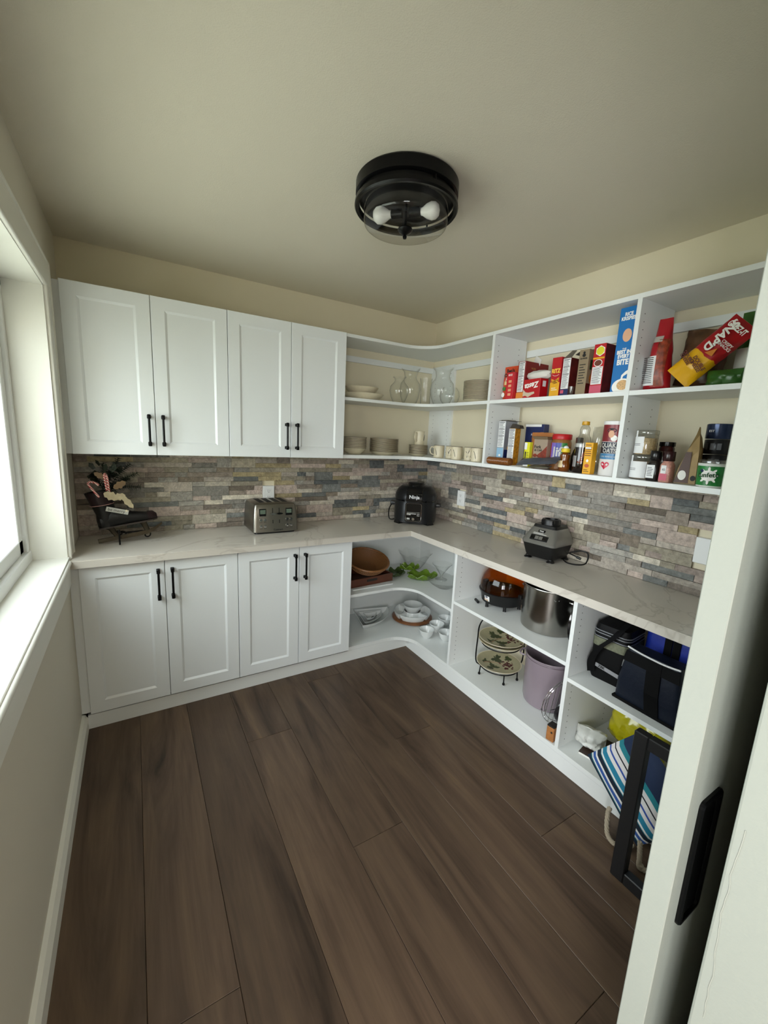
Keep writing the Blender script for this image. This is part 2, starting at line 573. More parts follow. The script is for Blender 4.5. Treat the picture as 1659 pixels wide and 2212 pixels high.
# hairline crack in the jamb paint
bm = NB()
q = random.Random(5); pts = []
y, z = -2.704, 1.02
for k in range(26):
    pts.append((-1.4265, y, z)); y += q.uniform(-0.0022, 0.0016); z -= 0.014
tube(bm, pts, 0.0006, 4); obj('paint_crack', bm, mat('crack_line', 'A3A59B', 0.8), wf)
bm = NB()
box(bm, (-4.7, -6.1, -0.1), (-4.6, -2.83, HC)); box(bm, (1.4, -6.1, -0.1), (1.5, -2.83, HC)); box(bm, (-4.6, -6.1, -0.1), (1.4, -6.0, HC))
box(bm, (0.12, -2.83, -0.1), (1.4, -2.73, HC)); box(bm, (-4.6, -2.83, -0.1), (XO, -2.73, HC))
struct('wall_kitchen', bm, M_wallw)
# outside ground, coloured pale to bounce sky light up at the ceiling
bm = NB(); box(bm, (-40, -30, -0.5), (-2.7, 30, -0.4)); struct('ground', bm, mat('pale_bounce_ground', 'B4B4A6', 0.9, var=0.15, vscale=1.5))

# window: lined reveal, vinyl frame, sash, pane
win = bpy.data.objects.new('window_1', None); C.objects.link(win); win['kind'] = 'structure'
bm = NB()
xa, xb = -2.66, XL + 0.003
box(bm, (xa, WY1 - 0.012, WZ0), (xb, WY1, WZ1)); box(bm, (xa, WY0, WZ0), (xb, WY0 + 0.012, WZ1))
box(bm, (xa, WY0, WZ1 - 0.008), (xb, WY1, WZ1 + 0.004))
obj('reveal', bm, M_trim, win)
bm = NB()
y0, y1, z0, z1 = WY0 + 0.012, WY1 - 0.012, WZ0 + 0.002, WZ1 - 0.008
fx0, fx1 = -2.655, -2.585
t = 0.035
box(bm, (fx0, y1 - t, z0), (fx1, y1, z1), r=0.004); box(bm, (fx0, y0, z0), (fx1, y0 + t, z1), r=0.004)
box(bm, (fx0, y0, z1 - t), (fx1, y1, z1), r=0.004); box(bm, (fx0, y0, z0), (fx1 + 0.006, y1, z0 + 0.05), r=0.004)
obj('window_frame', bm, M_white, win)
bm = NB()
s = 0.06
ya, yb, za, zb = y0 + t, y1 - t, z0 + 0.05, z1 - t
for x0, x1, e in ((-2.645, -2.60, 0.0), (-2.64, -2.615, 0.03)):
    w = s if e == 0 else 0.022
    box(bm, (x0, yb - e - w, za + e), (x1, yb - e, zb - e), r=0.003); box(bm, (x0, ya + e, za + e), (x1, ya + e + w, zb - e), r=0.003)
    box(bm, (x0, ya + e, zb - e - w), (x1, yb - e, zb - e), r=0.003); box(bm, (x0, ya + e, za + e), (x1, yb - e, za + e + w), r=0.003)
obj('sash', bm, M_white, win)
bm = NB(); box(bm, (-2.632, ya + 0.04, za + 0.04), (-2.629, yb - 0.04, zb - 0.04)); obj('pane', bm, M_pane, win)
bm = NB(); box(bm, (-2.606, -1.40, za), (-2.59, -1.33, za + 0.02), r=0.003); obj('sash_lock', bm, M_white, win)

# casing, stool, apron, baseboard
def casing(lo_y, hi_y, lo_z, hi_z):
    """moulded casing swept around the opening with mitred corners (u = outwards across the face, v = off the wall)"""
    prof = [(-0.001, 0.0), (-0.001, 0.012), (0.001, 0.0155), (0.005, 0.018), (0.010, 0.018), (0.014, 0.0155), (0.016, 0.013), (0.110, 0.014), (0.113, 0.0175), (0.119, 0.0185), (0.124, 0.016), (0.125, 0.0)]
    rings = []
    for y, z, dy, dz in ((hi_y, lo_z, 1, 0), (hi_y, hi_z, 1, 1), (lo_y, hi_z, -1, 1), (lo_y, lo_z, -1, 0)):
        rings.append([(XL + 0.0002 + v, y + dy * u, z + dz * u) for u, v in prof])
    bm = NB(); loft(bm, rings)
    return bm
struct('trim_1', casing(WY0 + 0.01, WY1 - 0.002, WZ0 - 0.008, WZ1 - 0.004), M_trim, smooth=True)
bm = NB()
box(bm, (-2.60, WY0, WZ0 - 0.02), (XL + 0.012, WY1 + 0.0, WZ0 + 0.002), r=0.003)
tube(bm, [(XL + 0.012, WY0 - 0.1, WZ0 - 0.014), (XL + 0.012, WY1 - 0.055, WZ0 - 0.014)], 0.0105, 10)
box(bm, (XL, WY0 - 0.1, WZ0 - 0.12), (XL + 0.014, WY1 - 0.05, WZ0 - 0.022), r=0.004)
struct('trim_2', bm, M_trim, smooth=True)
bm = NB()
xb = XL + 0.0235
loft(bm, [[(XL, y, 0.001), (xb, y, 0.001), (xb, y, 0.066), (XL + 0.013, y, 0.085), (XL, y, 0.088)] for y in (-2.81, -FB)])
struct('baseboard_left', bm, M_trim)
# toe kick along both runs
bm = NB()
prism(bm, [(XL + 0.0235, -FB), (-FR, -FB), (-FR, YE), (-FR + 0.018, YE), (-FR + 0.018, -FB + 0.018), (XL + 0.0235, -FB + 0.018)], 0.001, KH - 0.016)
struct('trim_3', bm, M_mel)
# filler strips between the left wall and the cabinets
bm = NB()
box(bm, (XL + 0.0005, -UB - 0.002, ZU), (-2.418, -UB + 0.02, ZT - 0.006)); box(bm, (XL + 0.0005, -FB - 0.002, KH), (-2.418, -FB + 0.02, CB - 0.002))
struct('trim_4', bm, M_cab)

# ------------------------------------------------------------------ ledger stone backsplash, each stone a piece of its wall
def unit_stone(seed):
    q = random.Random(seed)
    bm = NB()
    nx, nz = 4, 2
    back = []
    g = []
    for j in range(nz + 1):
        row = []
        for i in range(nx + 1):
            e = i in (0, nx) or j in (0, nz)
            row.append(bm.verts.new((i / nx - 0.5 + (0 if i in (0, nx) else q.uniform(-.06, .06)), -1 + (q.uniform(0.02, 0.25) if e else q.uniform(-0.16, 0.12)), j / nz - 0.5 + (q.uniform(-.1, .1) if 0 < j < nz else 0))))
        g.append(row)
    for j in range(nz):
        for i in range(nx):
            bm.faces.new((g[j][i], g[j][i + 1], g[j + 1][i + 1], g[j + 1][i]))
    ring = g[0][:] + [g[j][nx] for j in range(1, nz + 1)] + list(reversed(g[nz][:-1])) + [g[j][0] for j in range(nz - 1, 0, -1)]
    rb = [bm.verts.new((v.co.x, 0, v.co.z)) for v in ring]
    for i in range(len(ring)):
        j = (i + 1) % len(ring)
        bm.faces.new((ring[j], ring[i], rb[i], rb[j]))
    bmesh.ops.recalc_face_normals(bm, faces=bm.faces)
    me = bpy.data.meshes.new('stone'); bm.to_mesh(me); bm.free()
    return me
STM = [[unit_stone(40 + k * 9 + i) for k in range(3)] for i in range(len(STONES))]
for i, row in enumerate(STM):
    for me in row:
        me.materials.append(STONES[i])

def backsplash(parent, L, place, seed, holes=()):
    q = random.Random(seed)
    nrow = 16
    rh = (ZU - CT - 0.002) / nrow
    busy = [[] for _ in range(nrow)]
    n = 0
    for r in range(nrow):
        busy[r] += [(h0, h1) for (h0, h1, z0, z1) in holes if CT + 0.001 + (r + 1) * rh > z0 and CT + 0.001 + r * rh < z1]
        free = []
        p = 0.0
        for a, b in sorted(busy[r]):
            if a > p:
                free.append((p, a))
            p = max(p, b)
        if p < L:
            free.append((p, L))
        for a, b in free:
            x = a
            while x < b - 1e-6:
                w = min(b - x, max(0.06, q.choice([0.07, 0.1, 0.13, 0.16, 0.2, 0.25]) * q.uniform(0.9, 1.15)))
                if b - x - w < 0.05:
                    w = b - x
                dbl = r < nrow - 1 and q.random() < 0.13 and w < 0.22
                if dbl and any(h0 < x + w and h1 > x for (h0, h1, z0, z1) in holes if CT + (r + 2) * rh > z0 and CT + (r + 1) * rh < z1):
                    dbl = False
                hgt = rh * (2 if dbl else 1)
                if dbl:
                    busy[r + 1].append((x, x + w))
                k = q.choices(range(len(STONES)), STONE_W)[0]
                o = bpy.data.objects.new('stone', q.choice(STM[k]))
                C.objects.link(o)
                o.parent = parent
                d = q.uniform(0.008, 0.0215)
                place(o, x + w / 2, CT + 0.001 + r * rh + hgt / 2, w - 0.0014, d, hgt - 0.0014)
                n += 1
                x += w
    return n
def pb(o, s, z, w, d, h):
    o.location = (XL + 0.002 + s, -0.0005, z); o.scale = (w, d, h)
def pr(o, s, z, w, d, h):
    o.location = (-0.0005, -0.022 - s, z); o.scale = (w, d, h); o.rotation_euler = (0, 0, RY)
OUT1, OUT2, OUT3 = -1.374, -0.480, -2.105
n1 = backsplash(wall_back, -XL - 0.004, pb, 3, [(OUT1 - 0.042 - XL, OUT1 + 0.042 - XL, 1.065, 1.19)])
n2 = backsplash(wall_right, 2.50, pr, 8, [(-OUT2 - 0.022 - 0.042, -OUT2 - 0.022 + 0.042, 1.06, 1.185), (-OUT3 - 0.022 - 0.062, -OUT3 - 0.022 + 0.062, 1.065, 1.19)])
print('stones', n1, n2)

# ================================================================== JOINERY
def shaker(bm, x0, x1, z0, z1, y, fr=0.062, t=0.019, rec=0.007, bev=0.011):
    """door slab with a recessed panel; front face at y-t"""
    f = y - t
    def ring(i, yy):
        return [(x0 + i, yy, z0 + i), (x1 - i, yy, z0 + i), (x1 - i, yy, z1 - i), (x0 + i, yy, z1 - i)]
    loft(bm, [ring(0, y), ring(0, f + 0.0015), ring(0.0015, f), ring(fr, f), ring(fr + bev, f + rec)], (True, True))
def pull(bm, x, z0, z1, y):
    for z in (z0, z1):
        box(bm, (x - 0.0085, y - 0.012, z - 0.0085), (x + 0.0085, y, z + 0.0085), r=0.002)
        box(bm, (x - 0.005, y - 0.03, z - 0.007), (x + 0.005, y - 0.011, z + 0.007), r=0.002)
        box(bm, (x - 0.0085, y - 0.037, z - 0.012), (x + 0.0085, y - 0.026, z + 0.012), r=0.003)
    tube(bm, [(x, y - 0.032, z0), (x, y - 0.032, z1)], 0.0058, 10)
DX = [-2.418, -2.053, -1.684, -1.320, -0.957]
def cabinet(name, label, cat, xa, xm, xb, z0, z1, yf, hz0, hz1):
    t = thing(name, label, cat, ((xa + xb) / 2, -0.0, z0))
    ox = (xa + xb) / 2
    bm = NB(); box(bm, (xa - ox + 0.001, -yf, 0.0), (xb - ox - 0.001, -0.026 if z0 > 1 else -0.002, z1 - z0))
    obj('body', bm, M_cab, t)
    for a, b, hx in ((xa, xm, xm - 0.031), (xm, xb, xm + 0.034)):
        bm = NB(); shaker(bm, a - ox + 0.0015, b - ox - 0.0015, 0.0, z1 - z0, -yf - 0.001)
        d = obj('door', bm, M_cab, t)
        bm = NB(); pull(bm, hx - ox, hz0 - z0, hz1 - z0, -yf - 0.0205)
        obj('handle', bm, M_black, d, True)
    return t
cabinet('wall_cabinet', 'white two-door wall cabinet beside the window, above the skate decoration', 'cabinet', DX[0], DX[1], DX[2], ZU, ZT - 0.002, UB, 1.462, 1.601)
cabinet('wall_cabinet', 'white two-door wall cabinet next to the open corner shelves, above the toaster', 'cabinet', DX[2], DX[3], DX[4], ZU, ZT - 0.002, UB, 1.462, 1.601)
cabinet('base_cabinet', 'white two-door base cabinet beside the window wall, under the counter', 'cabinet', DX[0], DX[1], DX[2], KH, CB - 0.002, FB, 0.676, 0.82)
cabinet('base_cabinet', 'white two-door base cabinet next to the open corner shelves, below the toaster', 'cabinet', DX[2], DX[3], DX[4], KH, CB - 0.002, FB, 0.676, 0.82)

# countertop
bm = NB()
prism(bm, [(XL + 0.0005, -0.0005), (-0.0005, -0.0005), (-0.0005, YE), (-DR, YE), (-DR, -DB), (XL + 0.001, -DB)], CB, CT)
bmesh.ops.bevel(bm, geom=[e for e in bm.edges if all(abs(v.co.z - CT) < 1e-5 for v in e.verts)], offset=0.003, segments=2, affect='EDGES')
tag(obj('countertop', bm, M_quartz), 'L-shaped pale veined stone countertop over base units along back and right walls', 'countertop')

def lboard(bm, xl, yr, fb, fr_, z0, z1, rad, back=0.0):
    """L-shaped board: back run from xl to the corner, right run down to yr, filleted inner corner"""
    pts = [(xl, -0.001 - back), (-0.001 - back, -0.001 - back), (-0.001 - back, yr), (-fr_, yr)]
    cx, cy = -fr_ - rad, -fb - rad
    for k in range(11):
        a = PI / 2 * k / 10
        pts.append((cx + rad * math.cos(a), cy + rad * math.sin(a)))
    pts.append((xl, -fb))
    prism(bm, pts, z0, z1)
T = 0.019
YD1U, YD2U = -0.963, -1.795
YD1L, YD2L = -0.975, -1.800
# corner wall shelf
cw = thing('corner_wall_shelf', 'white open L-shaped corner wall shelf holding dishes and glass vases', 'shelf', (0, 0, 0))
for nm, z0, z1 in (('top_board', ZT - 0.020, ZT), ('shelf_board', 1.784, 1.804), ('bottom_board', ZU, 1.424)):
    bm = NB(); lboard(bm, DX[4] + 0.001, YD1U + 0.0105, UB, UR, z0, z1, 0.19, 0.024 if z0 < 1.41 else 0)
    obj(nm, bm, M_mel, cw)
bm = NB(); box(bm, (-0.0195, -UR + 0.01, 1.424), (-0.001, -0.002, 1.784)); box(bm, (-0.0195, -UR + 0.01, 1.804), (-0.001, -0.002, 2.130)); obj('support_panel', bm, M_mel, cw)
bm = NB(); box(bm, (DX[4] + 0.002, -0.018, 2.085), (-0.021, -0.001, 2.125)); obj('hanging_rail', bm, M_mel, cw)
bm = NB(); box(bm, (-0.018, YD1U + 0.012, 2.085), (-0.001, -UR + 0.009, 2.125)); obj('hanging_rail', bm, M_mel, cw)
def holes(parent, spots, name='pin_holes'):
    """spots: (face 'x'|'y', plane, a, z, sign)"""
    bm = NB()
    for ax, pl, a, z, sg in spots:
        r = 0.0026
        c = [(a + r * math.cos(PI * k / 3), z + r * math.sin(PI * k / 3)) for k in range(6)]
        if ax == 'y':
            loft(bm, [[(u, pl, v) for u, v in c], [(u, pl + sg * 0.0003, v) for u, v in c]])
        else:
            loft(bm, [[(pl, u, v) for u, v in c], [(pl + sg * 0.0003, u, v) for u, v in c]])
    o = obj(name, bm, M_dark, parent)
    o['kind'] = 'stuff'
    return o
holes(cw, [('x', -0.0195, y, z, -1) for y in (-0.06, -0.25) for z in [1.46 + 0.032 * k for k in range(10)] + [1.84 + 0.032 * k for k in range(8)]])
# wall shelf unit on the right wall
ws = thing('wall_shelf_unit', 'white open wall shelf unit with two bays of groceries on the right wall', 'shelf', (0, -1.75, ZU))
def wpart(nm, bm, m=M_mel):
    o = obj(nm, bm, m, ws, loc=(0, 1.75, -ZU)); return o
for y in (YD1U, YD2U, YE + 0.01):
    bm = NB(); box(bm, (-UR - 0.001, y - T / 2, 1.424), (-0.026 + 0.0, y + T / 2, ZT - 0.02)); wpart('divider', bm)
for a, b in ((YD1U - T / 2, YD2U + T / 2), (YD2U - T / 2, YE + 0.01 + T / 2)):
    bm = NB(); box(bm, (-UR, b + 0.0005, 1.784), (-0.002, a - 0.0005, 1.804)); wpart('shelf_board', bm)
    bm = NB(); box(bm, (-0.018, b + 0.001, 2.085), (-0.001, a - 0.001, 2.125)); wpart('hanging_rail', bm)
bm = NB(); box(bm, (-UR, YE, ZT - 0.02), (-0.001, YD1U + 0.0095, ZT)); wpart('top_board', bm)
bm = NB(); box(bm, (-UR, YE, ZU), (-0.025, YD1U + 0.0095, 1.424)); wpart('bottom_board', bm)
h = holes(ws, [('y', y, x, z, -1) for y in (YD1U - T / 2, YD2U - T / 2) for x in (-0.265, -0.09) for z in [1.45 + 0.032 * k for k in range(10)] + [1.835 + 0.032 * k for k in range(10)]])
h.location = (0, 1.75, -ZU)
# corner base shelf
cb = thing('corner_base_shelf', 'white open L-shaped corner base shelf under the counter', 'shelf', (0, 0, 0))
bm = NB(); lboard(bm, DX[4] + 0.001, YD1L + 0.0105, FB, FR, KH - 0.015, 0.104, 0.17); obj('bottom_board', bm, M_mel, cb)
bm = NB(); lboard(bm, DX[4] + 0.001, YD1L + 0.0105, FB, FR, 0.469, 0.488, 0.17); obj('shelf_board', bm, M_mel, cb)
bm = NB(); box(bm, (DX[4] + 0.002, -FB - 0.004, CB - 0.018), (-FR - 0.0, -FB + 0.013, CB - 0.001)); box(bm, (-FR - 0.004, YD1L + 0.0105, CB - 0.018), (-FR + 0.013, -FB + 0.013, CB - 0.001)); obj('top_rail', bm, M_mel, cb)
bm = NB(); box(bm, (-0.0195, -0.44, 0.104), (-0.001, -0.002, 0.469)); box(bm, (-0.0195, -0.44, 0.488), (-0.001, -0.002, CB - 0.002)); obj('support_panel', bm, M_mel, cb)
bm = NB(); box(bm, (DX[4] + 0.002, -0.006, 0.104), (-0.0205, -0.0005, 0.469)); box(bm, (DX[4] + 0.002, -0.006, 0.488), (-0.0205, -0.0005, CB - 0.002)); obj('back_panel', bm, M_mel, cb)
bm = NB(); box(bm, (-0.006, YD1L + 0.011, 0.104), (-0.0005, -0.4405, 0.469)); box(bm, (-0.006, YD1L + 0.011, 0.488), (-0.0005, -0.4405, CB - 0.002)); obj('back_panel', bm, M_mel, cb)
# base shelf unit on the right run
bs = thing('base_shelf_unit', 'white open base shelf unit with two bays of pots and bags under the counter', 'shelf', (0, -1.75, 0))
def bpart(nm, bm, m=M_mel):
    return obj(nm, bm, m, bs, loc=(0, 1.75, 0))
for y in (YD1L, YD2L, YE + 0.01):
    bm = NB(); box(bm, (-FR - 0.001, y - T / 2, 0.104), (-0.001, y + T / 2, CB - 0.001)); bpart('divider', bm)
for a, b, z in ((YD1L - T / 2, YD2L + T / 2, 0.552), (YD2L - T / 2, YE + 0.01 + T / 2, 0.484)):
    bm = NB(); box(bm, (-FR, b + 0.0005, z - 0.019), (-0.002, a - 0.0005, z)); bpart('shelf_board', bm)
bm = NB(); box(bm, (-FR, YE, KH - 0.015), (-0.001, YD1L + 0.0095, 0.104)); bpart('bottom_board', bm)
bm = NB()
for a, b in ((YD1L - T / 2, YD2L + T / 2), (YD2L - T / 2, YE + 0.01 + T / 2)):
    box(bm, (-0.02, b + 0.001, 0.3), (-0.003, a - 0.001, 0.36)); 
bpart('back_rail', bm)
h = holes(bs, [('y', y, x, z, -1) for y in (YD1L - T / 2, YD2L - T / 2) for x in (-0.42, -0.1) for z in [0.14 + 0.032 * k for k in range(10)] + [0.575 + 0.032 * k for k in range(9)]])
h.location = (0, 1.75, 0)

# ------------------------------------------------------------------ barn door and its flush pull
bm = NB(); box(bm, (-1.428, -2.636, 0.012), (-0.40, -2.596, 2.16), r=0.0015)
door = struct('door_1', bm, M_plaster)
bm = NB()
z0, z1, x0, x1 = 0.735, 0.985, -1.386, -1.308
f = -2.6365
def rr(i, y, r):
    out = []
    for cx, cz, a0 in ((x1 - r, z1 - r, 0), (x0 + r, z1 - r, PI / 2), (x0 + r, z0 + r, PI), (x1 - r, z0 + r, 3 * PI / 2)):
        for k in range(4):
            a = a0 + PI / 2 * k / 3
            out.append((cx + (r - i) * math.cos(a), y, cz + (r - i) * math.sin(a)))
    return out
loft(bm, [rr(0, f + 0.002, 0.01), rr(0, f - 0.004, 0.01), rr(0.003, f - 0.007, 0.01), rr(0.0095, f - 0.007, 0.01)], (True, False))
box(bm, (x0 + 0.010, f - 0.002, z0 + 0.010), (x1 - 0.010, f, z1 - 0.010))
obj('pull_handle', bm, M_black, door)

# ------------------------------------------------------------------ ceiling lamp
LX, LY = -1.237, -1.400
lamp = thing('ceiling_lamp', 'black flush drum ceiling lamp with clear glass shade and two bulbs', 'lamp', (LX, LY, HC))
bm = NB(); lathe(bm, [(0.02, -0.001), (0.186, -0.001), (0.190, -0.006), (0.190, -0.044), (0.183, -0.048), (0.177, -0.049), (0.177, -0.060), (0.171, -0.063), (0.03, -0.063)], 64, cap=(True, True)); obj('canopy', bm, M_black, lamp, True)
bm = NB(); lathe(bm, [(0.180, -0.066), (0.191, -0.067), (0.193, -0.083), (0.189, -0.089), (0.178, -0.087), (0.176, -0.069), (0.180, -0.066)], 64); obj('ring', bm, M_black, lamp, True)
for k in range(3):
    a = 0.5 + k * 2 * PI / 3
    bm = NB(); tube(bm, [(0.181 * math.cos(a), 0.181 * math.sin(a), -0.046), (0.184 * math.cos(a), 0.184 * math.sin(a), -0.071)], 0.004, 8)
    obj('ring_bracket', bm, M_black, lamp)
bm = NB(); lathe(bm, [(0.157, -0.063), (0.157, -0.128), (0.154, -0.137), (0.147, -0.142), (0.012, -0.144)], 64); obj('glass_shade', bm, M_glass, lamp, 'all')
bm = NB(); tube(bm, [(0, 0, -0.06), (0, 0, -0.146)], 0.005, 10); lathe(bm, [(0.001, -0.182), (0.006, -0.181), (0.008, -0.174), (0.006, -0.169), (0.012, -0.165), (0.024, -0.157), (0.028, -0.150), (0.026, -0.146), (0.004, -0.145)], 28)
obj('finial', bm, M_black, lamp, True)
for k, a in enumerate((-0.8, -0.8 + PI)):
    bm = NB()
    M = Matrix.Rotation(a, 4, 'Z') @ Matrix.Translation((0.014, 0, -0.093)) @ Matrix.Rotation(PI / 2, 4, 'Y')
    lathe(bm, [(0.001, 0.0), (0.017, 0.0), (0.017, 0.04), (0.013, 0.043)], 16, M, (True, True)); obj('socket', bm, M_black, lamp, True)
    bm = NB()
    lathe(bm, [(0.012, 0.043), (0.014, 0.05), (0.024, 0.066), (0.030, 0.083), (0.028, 0.098), (0.018, 0.110), (0.001, 0.114)], 20, M)
    obj('bulb', bm, mat('bulb_glass', 'E3E1DA', 0.25), lamp, 'all')

# ------------------------------------------------------------------ wall outlets
def outlet(label, loc, rz, w=0.078, cx=0.0):
    t = thing('wall_outlet', label, 'outlet', loc, rz)
    bm = NB(); box(bm, (-w / 2, -0.026, -0.058), (w / 2, -0.0, 0.058), r=0.002); obj('cover_plate', bm, M_white, t)
    for s in (-0.02, 0.02):
        bm = NB(); box(bm, (cx - 0.0165, -0.028, s - 0.0145), (cx + 0.0165, -0.0262, s + 0.0145), r=0.0008); r = obj('receptacle', bm, M_white, t)
        bm = NB()
        box(bm, (cx - 0.0075, -0.0284, s), (cx - 0.0055, -0.0279, s + 0.008)); box(bm, (cx + 0.0055, -0.0284, s), (cx + 0.0075, -0.0279, s + 0.007))
        cyl(bm, 0.0026, 0.0026, 0, 0.0005, 10, Matrix.Translation((cx, -0.0279, s - 0.006)) @ Matrix.Rotation(PI / 2, 4, 'X'))
        obj('slots', bm, M_dark, r)
    return t
outlet('white wall outlet on the stone wall behind the toaster', (OUT1, -0.001, 1.128), 0)
outlet('white wall outlet on the right stone wall near the pressure cooker', (-0.001, OUT2, 1.121), RY)
outlet('wide white wall outlet on the right stone wall beside the sliding door', (-0.001, OUT3, 1.126), RY, 0.116, 0.026)
# ================================================================== THINGS ON THE COUNTER
# ---- toaster
M_toast = mat('toaster_steel', '8E8A82', 0.3, 1.0)
t = thing('toaster', 'brushed steel four-slot toaster with two small screens on the back counter', 'toaster', (-1.404, -0.172, CT), 0.0)
bm = NB()
def tring(z, w, d0, d1, r=0.02, n=5):
    out = []
    for cx, cy, a0 in ((w - r, d1 - r, 0), (-w + r, d1 - r, PI / 2), (-w + r, d0 + r, PI), (w - r, d0 + r, 3 * PI / 2)):
        for k in range(n):
            a = a0 + PI / 2 * k / (n - 1)
            out.append((cx + r * math.cos(a), cy + r * math.sin(a), z))
    return out
loft(bm, [tring(0.012, 0.142, -0.134, 0.13), tring(0.016, 0.146, -0.138, 0.134), tring(0.10, 0.143, -0.131, 0.134), tring(0.165, 0.137, -0.122, 0.131), tring(0.186, 0.13, -0.112, 0.125), tring(0.195, 0.112, -0.092, 0.108)])
obj('body', bm, M_toast, t, True)
bm = NB(); loft(bm, [tring(0.0, 0.13, -0.12, 0.12), tring(0.0125, 0.13, -0.12, 0.12)]); obj('base', bm, M_blackp, t)
for k in range(4):
    x = -0.075 + k * 0.05
    bm = NB(); box(bm, (x - 0.0165, -0.075, 0.1935), (x + 0.0165, 0.09, 0.1957)); obj('bread_slot', bm, M_dark, t)
def fy(z):
    return -0.138 + (z - 0.016) * 0.083 if z < 0.1 else -0.131 + (z - 0.1) * 0.138
for s in (-1, 1):
    z = 0.138
    bm = NB(); box(bm, (s * 0.084 - 0.022, fy(z) - 0.003, z - 0.024), (s * 0.084 + 0.022, fy(z) + 0.006, z + 0.024), r=0.001); scr = obj('display', bm, M_blackg, t, rot=(0, 0, 0))
    bm = NB(); box(bm, (s * 0.084 - 0.017, fy(z) - 0.0036, z - 0.008), (s * 0.084 + 0.017, fy(z) - 0.0032, z + 0.018)); obj('screen', bm, mat('lcd_green', '5C6A5C' if s < 0 else '24463A', 0.3), scr)
    for dx in (-0.013, 0.013):
        for z in (0.092, 0.052):
            bm = NB(); cyl(bm, 0.0092, 0.0085, 0, 0.006, 16, Matrix.Translation((s * 0.084 + dx, fy(z) + 0.001, z)) @ Matrix.Rotation(PI / 2, 4, 'X')); obj('button', bm, M_chrome, t, True)
        for z in (0.092, 0.052):
            lines(t, M_ink, s * 0.084 + dx - 0.009, s * 0.084 + dx + 0.009, z - 0.0165, z - 0.0125, fy(z - 0.016) - 0.0012, 1, h=0.5)
    bm = NB(); x = s * 0.021; box(bm, (x - 0.0025, fy(0.16) - 0.002, 0.068), (x + 0.0025, fy(0.16) + 0.018, 0.165)); 
    for v in bm.verts:
        if v.co.y < fy(0.16) + 0.01:
            v.co.y = fy(v.co.z) - 0.0008
    obj('lever_track', bm, M_blackp, t)
    bm = NB(); loft(bm, [[(x + 0.019 * math.cos(a), fy(0.13) - 0.004 - 0.016 * max(0, 1), 0.131 + 0.0055 * math.sin(a)) for a in [2 * PI * i / 14 for i in range(14)]], [(x + 0.017 * math.cos(a), fy(0.13) - 0.002, 0.131 + 0.0048 * math.sin(a)) for a in [2 * PI * i / 14 for i in range(14)]]]); obj('lever', bm, M_chrome if s < 0 else M_blackg, t, True)
text(t, 'Cuisinart', 0.0165, M_ink, 0.012, 0.026, fy(0.026) - 0.0012, bold=0.02)

# ---- pressure cooker in the corner
t = thing('pressure_cooker', 'black domed pressure cooker with square control panel in the counter corner', 'cooker', (-0.285, -0.256, CT), math.radians(-40))
M_ck = mat('cooker_charcoal', '1B1C1E', 0.32, 0.3)
R0 = 0.165
def sq(r, z, e=3.2, n=44):
    return [(math.copysign(abs(math.cos(a)) ** (2 / e), math.cos(a)) * r, math.copysign(abs(math.sin(a)) ** (2 / e), math.sin(a)) * r, z) for a in [2 * PI * i / n for i in range(n)]]
bm = NB(); loft(bm, [sq(0.150, 0.008), sq(0.158, 0.014), sq(0.163, 0.06, 2.6), sq(0.163, 0.168, 2.4), sq(0.160, 0.174, 2.4)]); obj('body', bm, M_ck, t, True)
bm = NB(); loft(bm, [sq(0.157, 0.172, 2.4), sq(0.157, 0.186, 2.4)]); obj('seam_band', bm, M_blackg, t, True)
bm = NB(); loft(bm, [sq(0.161, 0.184, 2.4), sq(0.162, 0.195, 2.4), sq(0.158, 0.225, 2.3), sq(0.142, 0.258, 2.2), sq(0.118, 0.278, 2.1), sq(0.112, 0.281, 2), sq(0.02, 0.284, 2)]); obj('lid', bm, M_ck, t, True)
bm = NB(); loft(bm, [[(x * 0.62, y, z) for x, y, z in sq(0.112, 0.276, 2.2)], [(x * 0.62, y, z) for x, y, z in sq(0.108, 0.302, 2.4)], [(x * 0.6, y, z) for x, y, z in sq(0.098, 0.312, 2.6)], [(x * 0.58, y, z) for x, y, z in sq(0.085, 0.314, 2.6)]]); obj('lid_handle', bm, M_blackg, t, True)
# glossy front strip running up the lid
bm = NB()
prof = [(-0.1655, 0.178), (-0.1665, 0.196), (-0.1625, 0.226), (-0.147, 0.260), (-0.122, 0.2825), (-0.09, 0.289)]
loft(bm, [[(-0.062, y + 0.01, z), (-0.055, y, z), (0.055, y, z), (0.062, y + 0.01, z)] for y, z in prof], (False, False), False); obj('front_strip', bm, M_blackg, t, True)
bm = NB()
def rrect(w, h, r, cz, y, n=5):
    o = []
    for cx, c2, a0 in ((w - r, h - r, 0), (-w + r, h - r, PI / 2), (-w + r, -h + r, PI), (w - r, -h + r, 3 * PI / 2)):
        for k in range(n):
            a = a0 + PI / 2 * k / (n - 1)
            o.append((cx + r * math.cos(a), y, cz + c2 + r * math.sin(a)))
    return o
loft(bm, [rrect(0.064, 0.072, 0.016, 0.098, -0.158), rrect(0.064, 0.072, 0.016, 0.098, -0.171)]); cp = obj('control_panel', bm, M_blackg, t, True)
bm = NB(); tube(bm, rrect(0.058, 0.066, 0.014, 0.098, -0.1715), 0.0014, 6, True); obj('panel_trim', bm, M_chrome, cp, True)
bm = NB(); cyl(bm, 0.0115, 0.010, 0, 0.006, 20, Matrix.Translation((0, -0.171, 0.048)) @ Matrix.Rotation(PI / 2, 4, 'X')); obj('dial', bm, M_chrome, cp, True)
bm = NB()
